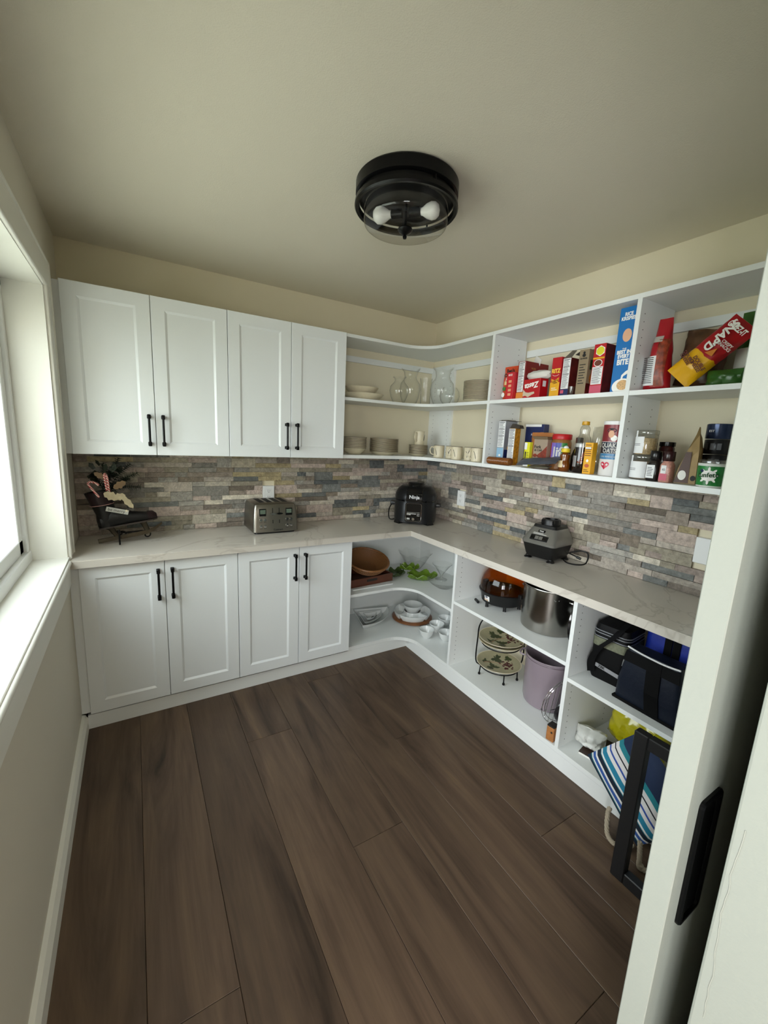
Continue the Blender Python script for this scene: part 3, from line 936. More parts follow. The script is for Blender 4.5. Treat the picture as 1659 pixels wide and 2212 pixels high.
for (a, b, c, d) in ((-0.05, -0.02, 0.078, 0.081), (-0.05, 0.02, 0.0855, 0.089), (0.026, 0.046, 0.0855, 0.088), (0.026, 0.046, 0.074, 0.0765), (-0.05, 0.046, 0.097, 0.098), (-0.048, -0.026, 0.050, 0.054), (-0.048, -0.026, 0.043, 0.046)):
    box(bm, (a, -0.1719, c), (b, -0.1712, d))
o = obj('panel_markings', bm, M_inkw, cp); o['kind'] = 'stuff'
text(t, 'Ninja', 0.036, mat('silver_print', 'D8DADC', 0.3), 0.0, 0.212, -0.169, bold=0.02)
for s in (-1, 1):
    bm = NB(); box(bm, (s * 0.156 - 0.012, -0.04, 0.128), (s * 0.156 + 0.028 * s + 0.012 * s, 0.04, 0.152) if s > 0 else (s * 0.156 + 0.012, 0.04, 0.152), r=0.005, seg=2); 
    if s < 0:
        bm.free(); bm = NB(); box(bm, (-0.196, -0.04, 0.128), (-0.150, 0.04, 0.152), r=0.005, seg=2)
    obj('side_handle', bm, M_blackp, t, True)
for a in (PI / 4, 3 * PI / 4, 5 * PI / 4, 7 * PI / 4):
    bm = NB(); loft(bm, [[(math.cos(a + b) * r, math.sin(a + b) * r, z) for b, r in ((-0.2, 0.12), (-0.16, 0.186), (0.16, 0.186), (0.2, 0.12))] for z in (0.0, 0.012)] + [[(math.cos(a + b) * r, math.sin(a + b) * r, 0.045) for b, r in ((-0.12, 0.14), (-0.1, 0.168), (0.1, 0.168), (0.12, 0.14))]]); obj('foot', bm, M_blackp, t)
bm = NB(); tube(bm, spline([(-0.14, 0.09, 0.09), (-0.19, 0.06, 0.12), (-0.212, 0.02, 0.07), (-0.20, -0.02, 0.012), (-0.165, -0.005, 0.006), (-0.12, 0.12, 0.006)], 8), 0.0045, 8); obj('cord', bm, M_blackp, t, True)

# ---- blender base on the right run
M_silv = mat('silver_plastic', '8F8E8A', 0.3, 0.7)
t = thing('blender_base', 'silver and black blender motor base without its jug on the right counter', 'blender', (-0.148, -1.383, CT), RY + math.radians(7))
bm = NB()
def qd(w, f, b, z, r=0.02):
    return tring(z, w, f, b, r, 4)
loft(bm, [qd(0.080, -0.088, 0.085, 0.014), qd(0.086, -0.094, 0.09, 0.03), qd(0.100, -0.108, 0.098, 0.092)]); obj('lower_housing', bm, M_blackp, t, True)
bm = NB(); loft(bm, [qd(0.101, -0.112, 0.099, 0.092), qd(0.103, -0.114, 0.10, 0.104), qd(0.094, -0.094, 0.096, 0.135), qd(0.076, -0.066, 0.085, 0.176), qd(0.073, -0.062, 0.083, 0.181)]); obj('upper_housing', bm, M_silv, t, True)
bm = NB(); loft(bm, [qd(0.073, -0.062, 0.083, 0.1805), qd(0.068, -0.055, 0.079, 0.197)]); obj('top_plate', bm, M_blackp, t, True)
bm = NB(); lathe(bm, [(0.05, 0.196), (0.049, 0.222), (0.046, 0.228), (0.036, 0.228), (0.034, 0.205), (0.002, 0.203)], 28, Matrix.Translation((0, 0.008, 0)), (True, True)); obj('jug_collar', bm, M_blackp, t, True)
for k in range(4):
    a = PI / 4 + k * PI / 2
    bm = NB(); box(bm, (0.047 * math.cos(a) - 0.006, 0.008 + 0.047 * math.sin(a) - 0.006, 0.2), (0.047 * math.cos(a) + 0.006, 0.008 + 0.047 * math.sin(a) + 0.006, 0.224), r=0.002); obj('locking_tab', bm, M_blackg, t)
tilt = math.atan2(0.048, 0.072)
fp = bpy.data.objects.new('control_face', None); C.objects.link(fp); fp.parent = t
fp.location = (0, -0.092, 0.1395); fp.rotation_euler = (-math.radians(33), 0, 0)
bm = NB(); box(bm, (-0.052, -0.0045, -0.03), (0.052, 0.004, 0.002), r=0.001); obj('button_panel', bm, M_blackp, fp)
for k in range(4):
    bm = NB(); x = -0.036 + k * 0.024; box(bm, (x - 0.0105, -0.006, -0.024), (x + 0.0105, -0.0042, -0.004), r=0.0006); obj('button', bm, M_silv if k in (1, 2) else M_blackg, fp)
bm = NB(); box(bm, (-0.02, -0.002, 0.022), (0.02, 0.003, 0.036)); obj('badge', bm, M_blackg, fp)
text(fp, 'Ninja', 0.012, M_inkw, 0, 0.029, -0.0025)
lines(fp, M_inkw, -0.045, 0.04, 0.006, 0.018, -0.001, 2)
for x in (-0.07, 0.07):
    for y in (-0.075, 0.075):
        bm = NB(); lathe(bm, [(0.022, 0.0), (0.022, 0.004), (0.013, 0.012), (0.013, 0.018)], 16, Matrix.Translation((x, y, 0)), (True, True)); obj('suction_foot', bm, M_blackp, t, True)
bm = NB(); tube(bm, spline([(0.09, 0.055, 0.04), (0.12, 0.075, 0.055), (0.165, 0.08, 0.07), (0.20, 0.075, 0.06), (0.205, 0.05, 0.015), (0.18, 0.01, 0.006), (0.13, -0.005, 0.006), (0.09, 0.02, 0.012)], 8), 0.004, 8)
obj('cord', bm, M_blackp, t, True)
bm = NB(); tube(bm, [(0.10, 0.06, 0.045), (0.15, 0.055, 0.036)], 0.004, 8); tube(bm, [(0.148, 0.055, 0.036), (0.172, 0.055, 0.030)], 0.0075, 8); obj('plug', bm, M_blackp, t, True)

# ---- ice-skate decoration and its wire stand
M_leather = mat('black_leather', '0B0908', 0.42, bump=(120, 0.2, 0.001), spec=0.3)
M_ox = mat('oxblood_leather', '1E0E10', 0.5, spec=0.3)
M_blade = mat('worn_nickel', '4F483D', 0.22, 1.0, var=0.15, vscale=40)
KX, KY = -2.215, -0.205
st = thing('display_stand', 'small black wire scroll stand carrying the ice skate decoration', 'stand', (KX, KY, CT))
bm = NB()
tube(bm, spline([(-0.035, -0.09, 0.003), (-0.035, -0.088, 0.07), (-0.034, -0.086, 0.085)], 5), 0.0042, 8)
tube(bm, [(-0.034, -0.086, 0.082), (-0.033, -0.02, 0.055), (0.02, 0.02, 0.04)], 0.0036, 8)
obj('front_leg', bm, M_black, st, True)
for x, y in ((0.115, 0.015), (-0.005, 0.045)):
    sc = [(x - 0.02 + 0.0235 * (1 - k / 26) * math.cos(2.2 - k * 0.34), y, 0.0265 + 0.0225 * (1 - k / 26) * math.sin(2.2 - k * 0.34)) for k in range(22)]
    bm = NB(); tube(bm, [(-0.01, y * 0.5, 0.048), (x - 0.045, y, 0.05)] + sc, 0.0036, 8); obj('scroll_leg', bm, M_black, st, True)
sk = thing('ice_skate', 'old black leather ice skate filled with holly, candy canes and a paper tag', 'decoration', (KX, KY - 0.03, CT + 0.098), 0.0)
tl = math.radians(-9)   # the skate leans: toe up
MT = Matrix.Rotation(tl, 4, 'Y')
bm = NB()
def ell(cx, cz, rx, ry, n=14, zz=None):
    return [(cx + rx * math.cos(2 * PI * i / n), ry * math.sin(2 * PI * i / n), cz if zz is None else cz + zz * math.cos(2 * PI * i / n)) for i in range(n)]
loft(bm, [ell(-0.085, 0.012, 0.042, 0.030), ell(-0.082, 0.05, 0.046, 0.034), ell(-0.078, 0.085, 0.046, 0.033), ell(-0.082, 0.12, 0.05, 0.036), ell(-0.086, 0.165, 0.054, 0.042), ell(-0.089, 0.205, 0.060, 0.046), ell(-0.089, 0.205, 0.050, 0.038), ell(-0.084, 0.15, 0.045, 0.03)], M=MT)
def sec(x, cz, ry, rz, n=14):
    return [(x, ry * math.cos(2 * PI * i / n), max(0.0105, cz + rz * math.sin(2 * PI * i / n))) for i in range(n)]
loft(bm, [sec(-0.126, 0.03, 0.012, 0.018), sec(-0.11, 0.04, 0.032, 0.04), sec(-0.05, 0.055, 0.035, 0.055), sec(-0.01, 0.05, 0.034, 0.05), sec(0.04, 0.038, 0.036, 0.033), sec(0.10, 0.03, 0.038, 0.026), sec(0.135, 0.028, 0.032, 0.023), sec(0.152, 0.022, 0.014, 0.012)], M=MT)
obj('boot', bm, M_leather, sk, True)
bm = NB(); loft(bm, [sec(0.110, 0.031, 0.0395, 0.0275), sec(0.137, 0.029, 0.0335, 0.0245), sec(0.154, 0.022, 0.0155, 0.0135)], M=MT); obj('toe_cap', bm, M_ox, sk, True)
bm = NB(); loft(bm, [ell(-0.0840, 0.135, 0.0535, 0.0395), ell(-0.0865, 0.165, 0.0555, 0.0435), ell(-0.0895, 0.204, 0.0615, 0.0475)], (False, False), M=MT); obj('cuff', bm, M_ox, sk, True)
bm = NB(); tube(bm, ell(-0.0855, 0.133, 0.0548, 0.0398), 0.0018, 6, True, M=MT); obj('cuff_piping', bm, mat('pink_ribbon', 'A87E78', 0.5), sk, True)
bm = NB(); loft(bm, [[(x, y * s, z) for x, y in ((-0.125, -0.026), (-0.04, -0.026), (0.06, -0.034), (0.13, -0.03), (0.152, -0.012), (0.152, 0.012), (0.13, 0.03), (0.06, 0.034), (-0.04, 0.026), (-0.125, 0.026))] for z, s in ((0.003, 1.0), (0.011, 1.03))], M=MT); obj('sole', bm, mat('sole_brown', '2B211B', 0.5), sk)
for x, lean in ((-0.085, 0.03), (0.075, 0.016)):
    bm = NB(); loft(bm, [ell(x, 0.004, 0.026, 0.022, 14), ell(x + lean * 0.4, -0.008, 0.016, 0.012, 14), ell(x + lean, -0.05, 0.013, 0.008, 14)], M=MT); obj('blade_post', bm, M_blade, sk, True)
bm = NB()
top = [(-0.145 + 0.315 * k / 20, -0.05 + 0.0 * k + (0.03 * max(0, (k - 14) / 6) ** 2)) for k in range(21)]
for a, b in ((-0.0045, 0.0045),):
    rg = []
    for x, z in top:
        hh = 0.022 if x < 0.1 else 0.022 - 0.012 * (x - 0.1) / 0.07
        rg.append([(x, a, z), (x, b, z), (x, b, z - hh), (x, a, z - hh)])
    loft(bm, rg, M=MT)
obj('blade', bm, M_blade, sk, True)
# candy canes
M_candy = bpy.data.materials.new('candy_stripe'); M_candy.use_nodes = True
nt = M_candy.node_tree; b = nt.nodes['Principled BSDF']; b.inputs['Roughness'].default_value = 0.25
wv = nt.nodes.new('ShaderNodeTexWave'); wv.inputs['Scale'].default_value = 55; wv.bands_direction = 'DIAGONAL'
g = nt.nodes.new('ShaderNodeNewGeometry'); nt.links.new(g.outputs['Position'], wv.inputs['Vector'])
r = nt.nodes.new('ShaderNodeValToRGB'); r.color_ramp.interpolation = 'CONSTANT'
r.color_ramp.elements[0].color = (*lin('E2C9BE'), 1); r.color_ramp.elements[1].position = 0.5; r.color_ramp.elements[1].color = (*lin('B8343A'), 1)
nt.links.new(wv.outputs[0], r.inputs[0]); nt.links.new(r.outputs[0], b.inputs['Base Color'])
def cane(label, base, top, hook, rz):
    """a straight stem with a crook"""
    pts = [Vector(base).lerp(Vector(top), k / 5) for k in range(6)]
    d = (Vector(top) - Vector(base)).normalized()
    s = Vector((math.cos(rz), math.sin(rz), 0))
    for k in range(1, 10):
        a = PI * k / 9 * 1.05
        pts.append(Vector(top) + s * hook * (1 - math.cos(a)) + d * hook * math.sin(a))
    bm = NB(); tube(bm, pts, 0.0052, 8)
    o = obj('candy_cane', bm, M_candy, None, True, loc=(KX, KY - 0.03, CT + 0.098)); return tag(o, label, 'candy cane', 'candy canes in the skate')
cane('red and white candy cane hooked over the heel side of the skate cuff', (-0.112, -0.052, 0.165), (-0.152, -0.05, 0.228), 0.02, 0.2)
cane('left of the two upright candy canes standing in the skate boot', (-0.075, -0.014, 0.16), (-0.085, -0.028, 0.272), 0.012, 1.2)
cane('right of the two upright candy canes standing in the skate boot', (-0.066, -0.016, 0.172), (-0.072, -0.036, 0.262), 0.012, 1.9)
# greenery
M_pine = mat('pine_green', '16200F', 0.7, rand=0.25)
q = random.Random(4)
for (dx, dy, dz) in ((-0.02, 0.02, 0.36), (0.03, 0.01, 0.33), (0.06, 0.03, 0.28), (-0.09, 0.03, 0.33), (-0.14, 0.02, 0.27), (-0.05, 0.05, 0.30), (0.07, -0.01, 0.21), (0.02, 0.04, 0.25)):
    a = Vector((-0.085, 0.0, 0.17)); bb = Vector((dx, dy, dz))
    bm = NB(); mid = a.lerp(bb, 0.5) + Vector((0, 0, 0.02)); path = spline([a, mid, bb], 8)
    tube(bm, path, 0.0016, 5)
    for p, nx_ in zip(path[3:], path[4:] + [path[-1] + (path[-1] - path[-2])]):
        dd = (nx_ - p).normalized()
        for _ in range(22):
            v = Vector((q.uniform(-1, 1), q.uniform(-1, 1), q.uniform(-1, 1)))
            v = (v - dd * v.dot(dd)).normalized() * q.uniform(0.018, 0.034) + dd * 0.010
            w = v.cross(dd).normalized() * 0.0022
            f = [bm.verts.new(x) for x in (p - w, p + w, p + v)]
            bm.faces.new(f)
    o = obj('pine_sprig', bm, M_pine, sk)
    o['kind'] = 'stuff'
M_hol = mat('dark_holly', '1B2413', 0.5, rand=0.3)
for k in range(16):
    a_ = q.uniform(0, 2 * PI)
    P_ = Vector((-0.075 + 0.085 * math.cos(a_) * q.uniform(0.4, 1), 0.025 + 0.03 * math.sin(a_), 0.235 + q.uniform(0, 0.11)))
    bm = NB(); L_ = q.uniform(0.034, 0.05)
    pts = [(L_ * 0.5 * math.cos(2 * PI * i / 10) * (1.0 if i % 2 == 0 else 0.8), L_ * 0.3 * math.sin(2 * PI * i / 10) * (1.0 if i % 2 == 0 else 0.7)) for i in range(10)]
    loft(bm, [[(x, 0.0, z) for x, z in pts], [(x, -0.001, z) for x, z in pts]])
    obj('dark_leaf', bm, M_hol, sk, loc=P_, rot=(q.uniform(-.6, .6), q.uniform(-PI, PI), q.uniform(-.6, .6)))
M_leafp = mat('gold_paper_leaf', 'A6987A', 0.6, var=0.1, vscale=60)
def holly(cx, cy, cz, ln, wd, ang, yaw_, m=M_leafp):
    pts = []
    n = 6
    for s in (1, -1):
        for k in range(n + 1):
            u = k / n if s > 0 else 1 - k / n
            w = wd * math.sin(PI * min(1, u * 0.96 + 0.02)) ** 0.6
            pts.append((u * ln - ln / 2, s * w * (1.0 if k % 2 else 0.68)))
    bm = NB(); loft(bm, [[(x, 0.0, z) for x, z in pts], [(x, -0.0012, z) for x, z in pts]])
    return obj('holly_leaf', bm, m, sk, loc=(cx, cy, cz), rot=(0.1, ang, yaw_))
holly(-0.06, -0.052, 0.17, 0.07, 0.026, 0.5, 0.1); holly(-0.025, -0.05, 0.165, 0.06, 0.022, -0.3, -0.1); holly(0.012, -0.048, 0.135, 0.085, 0.018, 0.95, 0.2)
holly(-0.02, -0.03, 0.225, 0.066, 0.022, -0.5, 0.3, mat('brown_paper_leaf', '7C6448', 0.6)); holly(-0.105, -0.02, 0.275, 0.055, 0.017, 0.6, 0.2, MATS['brown_paper_leaf'])
tg = bpy.data.objects.new('paper_tag', None); C.objects.link(tg); tg.parent = sk; tg.location = (-0.036, -0.062, 0.092); tg.rotation_euler = (0.12, math.radians(15), 0.05)
bm = NB(); box(bm, (-0.051, -0.0006, -0.0125), (0.051, 0.0006, 0.0125)); obj('card', bm, mat('tag_card', 'A9A79E', 0.7), tg)
text(tg, 'be merry', 0.021, M_ink, -0.004, 0.0, -0.001, bold=0.0)
bm = NB(); pts = [((0.0085 if k % 2 == 0 else 0.0035) * math.sin(PI * k / 5) + 0.04, (0.0085 if k % 2 == 0 else 0.0035) * math.cos(PI * k / 5) + 0.009) for k in range(10)]
loft(bm, [[(x, -0.0012, z) for x, z in pts], [(x, -0.0032, z) for x, z in pts]]); obj('star', bm, mat('star_cream', 'D9CDB0', 0.5), tg)

# ================================================================== CORNER WALL SHELF: dishes and glass
M_dish = [M_cream, M_rim]
def plate_mesh(r, h, t=0.003, foot=0.6, lip=0.35):
    """a coupe plate with a brown rim line"""
    bm = NB()
    prof = [(0.001, 0.0015), (r * foot, 0.0), (r * foot + 0.004, 0.002), (r * (0.72 + lip * 0.2), h * 0.45), (r * 0.985, h - 0.0034), (r, h - 0.0026), (r, h), (r - t, h + 0.0002), (r * (0.7 + lip * 0.2), h * 0.45 + t), (r * foot, t + 0.002), (0.001, t + 0.002)]
    lathe(bm, prof, 36)
    for f in bm.faces:
        if all(v.co.z > h - 0.0028 for v in f.verts) and f.calc_center_median().xy.length > r - t * 0.9:
            f.material_index = 1
    return bm
def stack(name, cat, what, where, group, n, x, y, z, r, h, pitch, **kw):
    p = None
    for k in range(n - 1, -1, -1):
        lab = '%s, %s of the %s' % (what[0], ordl(k, n), where)
        if p is None:
            p = obj(name, plate_mesh(r, h, **kw), M_dish, None, True)
            o = p
        else:
            o = p.copy(); C.objects.link(o)
        o.location = (x + rnd.uniform(-.0012, .0012), y + rnd.uniform(-.0012, .0012), z + (n - 1 - k) * pitch)
        tag(o, lab, cat, group)
ZB, ZM = 1.424, 1.804
stack('bowl', 'bowl', ('cream soup bowl', 'with brown rim'), 'bowl stack beside the cabinets', 'cream bowls stacked beside the cabinets', 8, -0.795, -0.165, ZB + 0.0005, 0.088, 0.048, 0.0105, foot=0.5)
stack('plate', 'plate', ('cream salad plate', 'with brown rim'), 'plate stack on the low corner shelf', 'cream salad plates on the low corner shelf', 12, -0.545, -0.165, ZB + 0.0005, 0.108, 0.026, 0.0086)
stack('saucer', 'saucer', ('cream saucer', 'with brown rim'), 'saucer stack under the jug', 'cream saucers stacked under the jug', 9, -0.255, -0.205, ZB + 0.0005, 0.074, 0.02, 0.008)
stack('plate', 'plate', ('cream dinner plate', 'with brown rim'), 'tall stack on the upper shelf', 'cream dinner plates on the upper corner shelf', 14, -0.158, -0.735, ZM + 0.0005, 0.112, 0.026, 0.0088)
# shallow serving dishes
for r, h, zz, x, lab in ((0.152, 0.045, 0.0005, -0.738, 'wide cream serving dish under a smaller one on upper corner shelf'), (0.124, 0.05, 0.0395, -0.75, 'cream oval serving dish resting in the wider dish on upper corner shelf')):
    bm = NB(); lathe(bm, [(0.001, 0.0), (r * 0.68, 0.0), (r * 0.74, 0.004), (r * 0.93, h * 0.75), (r, h), (r - 0.004, h + 0.0005), (r * 0.9, h * 0.72), (r * 0.7, 0.008), (0.001, 0.006)], 40, sy=0.86)
    tag(obj('serving_dish', bm, M_cream, None, True, loc=(x, -0.165, ZM + zz)), lab, 'dish')
# jug
t = thing('jug', 'cream handled jug standing on the stack of saucers', 'jug', (-0.250, -0.205, ZB + 0.0845 + 0.0005), 0.35)
bm = NB(); lathe(bm, [(0.001, 0.0), (0.034, 0.0), (0.037, 0.004), (0.038, 0.05), (0.035, 0.085), (0.036, 0.098), (0.037, 0.104), (0.034, 0.104), (0.032, 0.085), (0.034, 0.03), (0.001, 0.005)], 28, wave=lambda a, k: ((0.022 * max(0, math.cos(a)) ** 8 if 0.5 < k < 0.85 and k > 0.55 else 0), 0)); obj('body', bm, M_dish[0], t, True)
bm = NB(); tube(bm, spline([(-0.034, 0, 0.088), (-0.055, 0, 0.09), (-0.066, 0, 0.065), (-0.055, 0, 0.035), (-0.036, 0, 0.026)], 6), 0.0038, 8); obj('handle', bm, M_cream, t, True)
bm = NB(); tube(bm, spline([(0.0, -0.0385, 0.03), (0.006, -0.038, 0.055), (0.018, -0.034, 0.078)], 4), 0.0022, 6, taper=[0.6, 1, 1.2, 1.4, 1.2, 1, .8, .6, .4][:9]); obj('painted_flower', bm, mat('flower_ink', '3A3B3A', 0.5), t)
# mugs
mug = None
for k, (x, y, rz, where) in enumerate(((-0.222, -0.420, 2.6, 'nearest the corner'), (-0.190, -0.520, -0.6, 'second from the corner'), (-0.222, -0.618, 2.75, 'in the middle of the row'), (-0.185, -0.712, -0.6, 'second from the divider'), (-0.222, -0.822, 2.75, 'next to the divider'))):
    if mug is None:
        mug = thing('mug', '', 'mug', (0, 0, 0), 0, 'cream mugs in a row on the low corner shelf')
        bm = NB(); lathe(bm, [(0.001, 0.0), (0.034, 0.0), (0.037, 0.003), (0.039, 0.05), (0.039, 0.088), (0.0395, 0.09), (0.0365, 0.0905), (0.036, 0.05), (0.032, 0.007), (0.001, 0.006)], 30)
        for f in bm.faces:
            if f.calc_center_median().z > 0.0885:
                f.material_index = 1
        obj('body', bm, M_dish, mug, True)
        bm = NB(); tube(bm, spline([(0.036, 0, 0.073), (0.055, 0, 0.077), (0.066, 0, 0.055), (0.058, 0, 0.03), (0.037, 0, 0.02)], 6), 0.0042, 8); obj('handle', bm, M_cream, mug, True)
        bm = NB()
        for pp in ([(-0.6, 0.02), (-0.45, 0.045), (-0.2, 0.068)], [(-0.5, 0.038), (-0.7, 0.055), (-0.85, 0.06)], [(1.0, 0.02), (0.85, 0.045), (0.6, 0.07)], [(2.6, 0.02), (2.45, 0.045), (2.2, 0.068)]):
            tube(bm, spline([(0.0395 * math.cos(a - PI / 2), 0.0395 * math.sin(a - PI / 2), z) for a, z in pp], 5), 0.0016, 6)
        obj('painted_flower', bm, MATS['flower_ink'], mug)
        o = mug
    else:
        o = dup(mug)
    o.location = (x, y, ZB + 0.0005); o.rotation_euler = (0, 0, rz)
    o['label'] = 'cream stoneware mug with painted flower, %s' % where
# glass vases
def vase(name, label, x, y, prof, seg=36, cat='vase', wave=None, m=None, z=None, cap=False):
    bm = NB(); lathe(bm, prof, seg, wave=wave)
    bm2 = bm
    return tag(obj(name, bm2, m or M_glass, None, 'all', loc=(x, y, (ZM if z is None else z) + 0.001)), label, cat)
ruf = lambda n, amp: (lambda a, k: (0, amp * math.cos(n * a) if k > 0.93 else 0))
vase('glass_vase', 'small clear glass vase with round body, leftmost of the glass on the shelf', -0.452, -0.190, [(0.001, 0), (0.036, 0), (0.04, 0.003), (0.062, 0.05), (0.072, 0.09), (0.066, 0.125), (0.042, 0.15), (0.034, 0.165), (0.038, 0.18), (0.05, 0.192)], wave=ruf(6, 0.004))
vase('glass_vase', 'tall clear glass vase with flared neck behind the small vase', -0.305, -0.115, [(0.001, 0), (0.044, 0), (0.048, 0.003), (0.07, 0.06), (0.08, 0.12), (0.074, 0.165), (0.05, 0.195), (0.045, 0.215), (0.052, 0.25), (0.072, 0.275)], wave=ruf(7, 0.004))
vase('glass_vase', 'straight fluted clear glass vase between two round-bodied vases', -0.262, -0.262, [(0.001, 0), (0.034, 0), (0.036, 0.004), (0.036, 0.06), (0.038, 0.12), (0.04, 0.165), (0.045, 0.195)], seg=48, wave=lambda a, k: (0.0022 * math.cos(16 * a) if k > 0.2 else 0, 0))
vase('glass_vase', 'large clear glass vase with wide neck near the corner panel', -0.122, -0.280, [(0.001, 0), (0.05, 0), (0.055, 0.003), (0.08, 0.06), (0.092, 0.12), (0.085, 0.17), (0.06, 0.2), (0.052, 0.222), (0.058, 0.26), (0.078, 0.285)], wave=ruf(7, 0.004))
vase('glass_bowl', 'round clear glass fishbowl vase in front of the large vase', -0.180, -0.446, [(0.001, 0), (0.035, 0), (0.042, 0.003), (0.064, 0.03), (0.072, 0.062), (0.066, 0.095), (0.05, 0.118), (0.047, 0.124)], cat='bowl')
# ================================================================== WALL SHELF BAY 1 (right wall), upper shelf
def pack(name, label, cat, xf_, y0, y1, z, h, d, m, rz=0.0, lean=0.0, group=None, open_top=False, r=0.0008):
    """a carton: front face at x = xf_, spanning y0 (left) .. y1 (right)"""
    w = y0 - y1
    t = thing(name, label, cat, (xf_ + d / 2, (y0 + y1) / 2, z), group=group)
    t.rotation_euler = (0, lean, RY + rz)
    bm = NB(); box(bm, (-w / 2, -d / 2, 0.0005), (w / 2, d / 2, h), r=r)
    obj('carton', bm, m, t)
    return t
c_red, c_dred, c_yel, c_navy = mat('carton_red', 'B3121B', 0.4), mat('carton_dark_red', '7E1016', 0.4), mat('carton_yellow', 'E0A51E', 0.4), mat('carton_navy', '1C2858', 0.4)
c_brown, c_pink, c_blue = mat('carton_kraft', '8B7A60', 0.6), mat('carton_pink', 'C6526A', 0.45), mat('carton_blue', '0E6DB4', 0.4)
c_org, c_tan, c_green = mat('pouch_orange', 'C8451A', 0.35), mat('pouch_tan', 'B0713F', 0.4), mat('pouch_green', '2C5A1E', 0.3)
c_card = mat('grey_card', '6B645A', 0.8)
c_maroon = mat('carton_maroon', '5B1A17', 0.45, var=0.35, vscale=35)
c_skin = mat('print_skin', 'D9A988', 0.6)
def facts(t, w, d, z0, z1, n=22, seed=1, inset=0.006, x0=None, x1=None, side=False, heads=(0, 6, 12)):
    x0 = -w / 2 + inset if x0 is None else x0
    x1 = w / 2 - inset if x1 is None else x1
    y = (w / 2 + 0.0003) if side else (-d / 2 - 0.0003)
    panel(t, M_paper, x0, x1, z0, z1, y, side, 'label_panel')
    y2 = (w / 2 + 0.001) if side else (-d / 2 - 0.001)
    lines(t, M_ink, x0 + 0.003, x1 - 0.003, z0 + 0.004, z1 - 0.003, y2, n, side, seed, [n - 1 - h for h in heads])
# rice pouch
t = thing('rice_pouch', 'orange stand-up rice pouch leaning by the divider, leftmost on its shelf', 'pouch', (-0.205, -1.045, ZM), RY)
bm = NB(); pillow(bm, 0.118, 0.2, 0.05, crumple=0.003, seed=2, pinch=(0.35, 1.2)); obj('pouch', bm, c_org, t, True)
panel(t, mat('print_cream', 'E3CF92', 0.5), -0.03, 0.05, 0.092, 0.112, -0.0275, name='printed_banner'); text(t, "Ben's\nOriginal", 0.028, M_ink, 0.008, 0.158, -0.0255, bold=0.03); text(t, 'Rice', 0.03, M_inkw, 0.0, 0.122, -0.0285, shear=0.3)
disc(t, mat('print_green', '3C7A34', 0.5), -0.028, 0.07, 0.012, 0.012, -0.029); disc(t, M_inkw, -0.034, 0.035, 0.012, 0.014, -0.0285); disc(t, mat('print_food', 'A8662A', 0.6, var=0.3, vscale=120), 0.018, 0.04, 0.034, 0.03, -0.0285)
# boxes
t = pack('snack_box', 'small bright red box in front of the rice pouch', 'box', -0.288, -1.083, -1.134, ZM, 0.15, 0.045, mat('carton_bright_red', 'C2202B', 0.4))
text(t, 'RICE', 0.014, M_inkw, 0, 0.134, -0.0235, bold=0.02)
for k in range(4):
    panel(t, mat('print_peach', 'E0A07A', 0.5), -0.01, 0.012, 0.02 + k * 0.024, 0.034 + k * 0.024, -0.0228, name='printed_picture')
t = pack('cracker_box', 'dark red box half hidden behind the tall nutrition-label box', 'box', -0.215, -1.095, -1.1345, ZM, 0.186, 0.17, c_dred)
t = pack('cracker_box', 'dark red cracker box with tall white nutrition label facing out', 'box', -0.262, -1.136, -1.190, ZM, 0.206, 0.19, c_dred)
facts(t, 0.054, 0.19, 0.04, 0.203, 26, 3); panel(t, mat('print_orange', 'DE8A3A', 0.5), -0.025, 0.025, 0.004, 0.037, -0.0953); text(t, 'MORE', 0.014, mat('print_gold', 'B98A48', 0.5), 0.0272, 0.17, -0.03, side=True)
bm = NB(); pillow(bm, 0.05, 0.05, 0.012, 6, 6, 0.004, 9); obj('inner_bag', bm, mat('wax_bag', 'DAD8D2', 0.3), t, True, loc=(0.0, 0.02, 0.196), rot=(0.3, 0.6, 0))
# upside-down cracker box with torn side
t = pack('cracker_box', 'red cracker box standing upside down with a torn corner', 'box', -0.272, -1.196, -1.312, ZM, 0.102, 0.06, c_red, rz=-0.05)
text(t, 'Zesta', 0.042, M_inkw, 0.0, 0.068, -0.031, bold=0.03, rot=PI + 0.12, shear=0.2)
bm = NB(); pts = [(-0.058, 0.012), (-0.058, 0.05), (-0.04, 0.034), (-0.02, 0.03), (0.02, 0.034), (0.025, 0.024), (0.005, 0.018), (-0.02, 0.006), (-0.04, 0.016)]
disc(t, mat('torn_card', 'C9B9A2', 0.8), 0, 0, 0, 0, -0.0303, poly=pts, name='torn_patch'); panel(t, M_paper, -0.012, 0.012, 0.06, 0.09, 0.0583, side=True, name='label_panel')
o = thing('wax_paper_sleeve', 'crumpled white paper cracker sleeve lying on the upside-down box', 'wrapper', (-0.238, -1.262, ZM + 0.1025), RY)
bm = NB()
lathe(bm, [(0.004, -0.075), (0.016, -0.06), (0.022, -0.03), (0.024, 0.0), (0.023, 0.04), (0.018, 0.07), (0.012, 0.082)], 18, Matrix.Translation((0, 0, 0.022)) @ Matrix.Rotation(PI / 2, 4, 'Y'), (True, True), wave=lambda a, k: (0.003 * math.sin(5 * a + 9 * k), 0)); obj('sleeve', bm, MATS['wax_bag'], o, True)
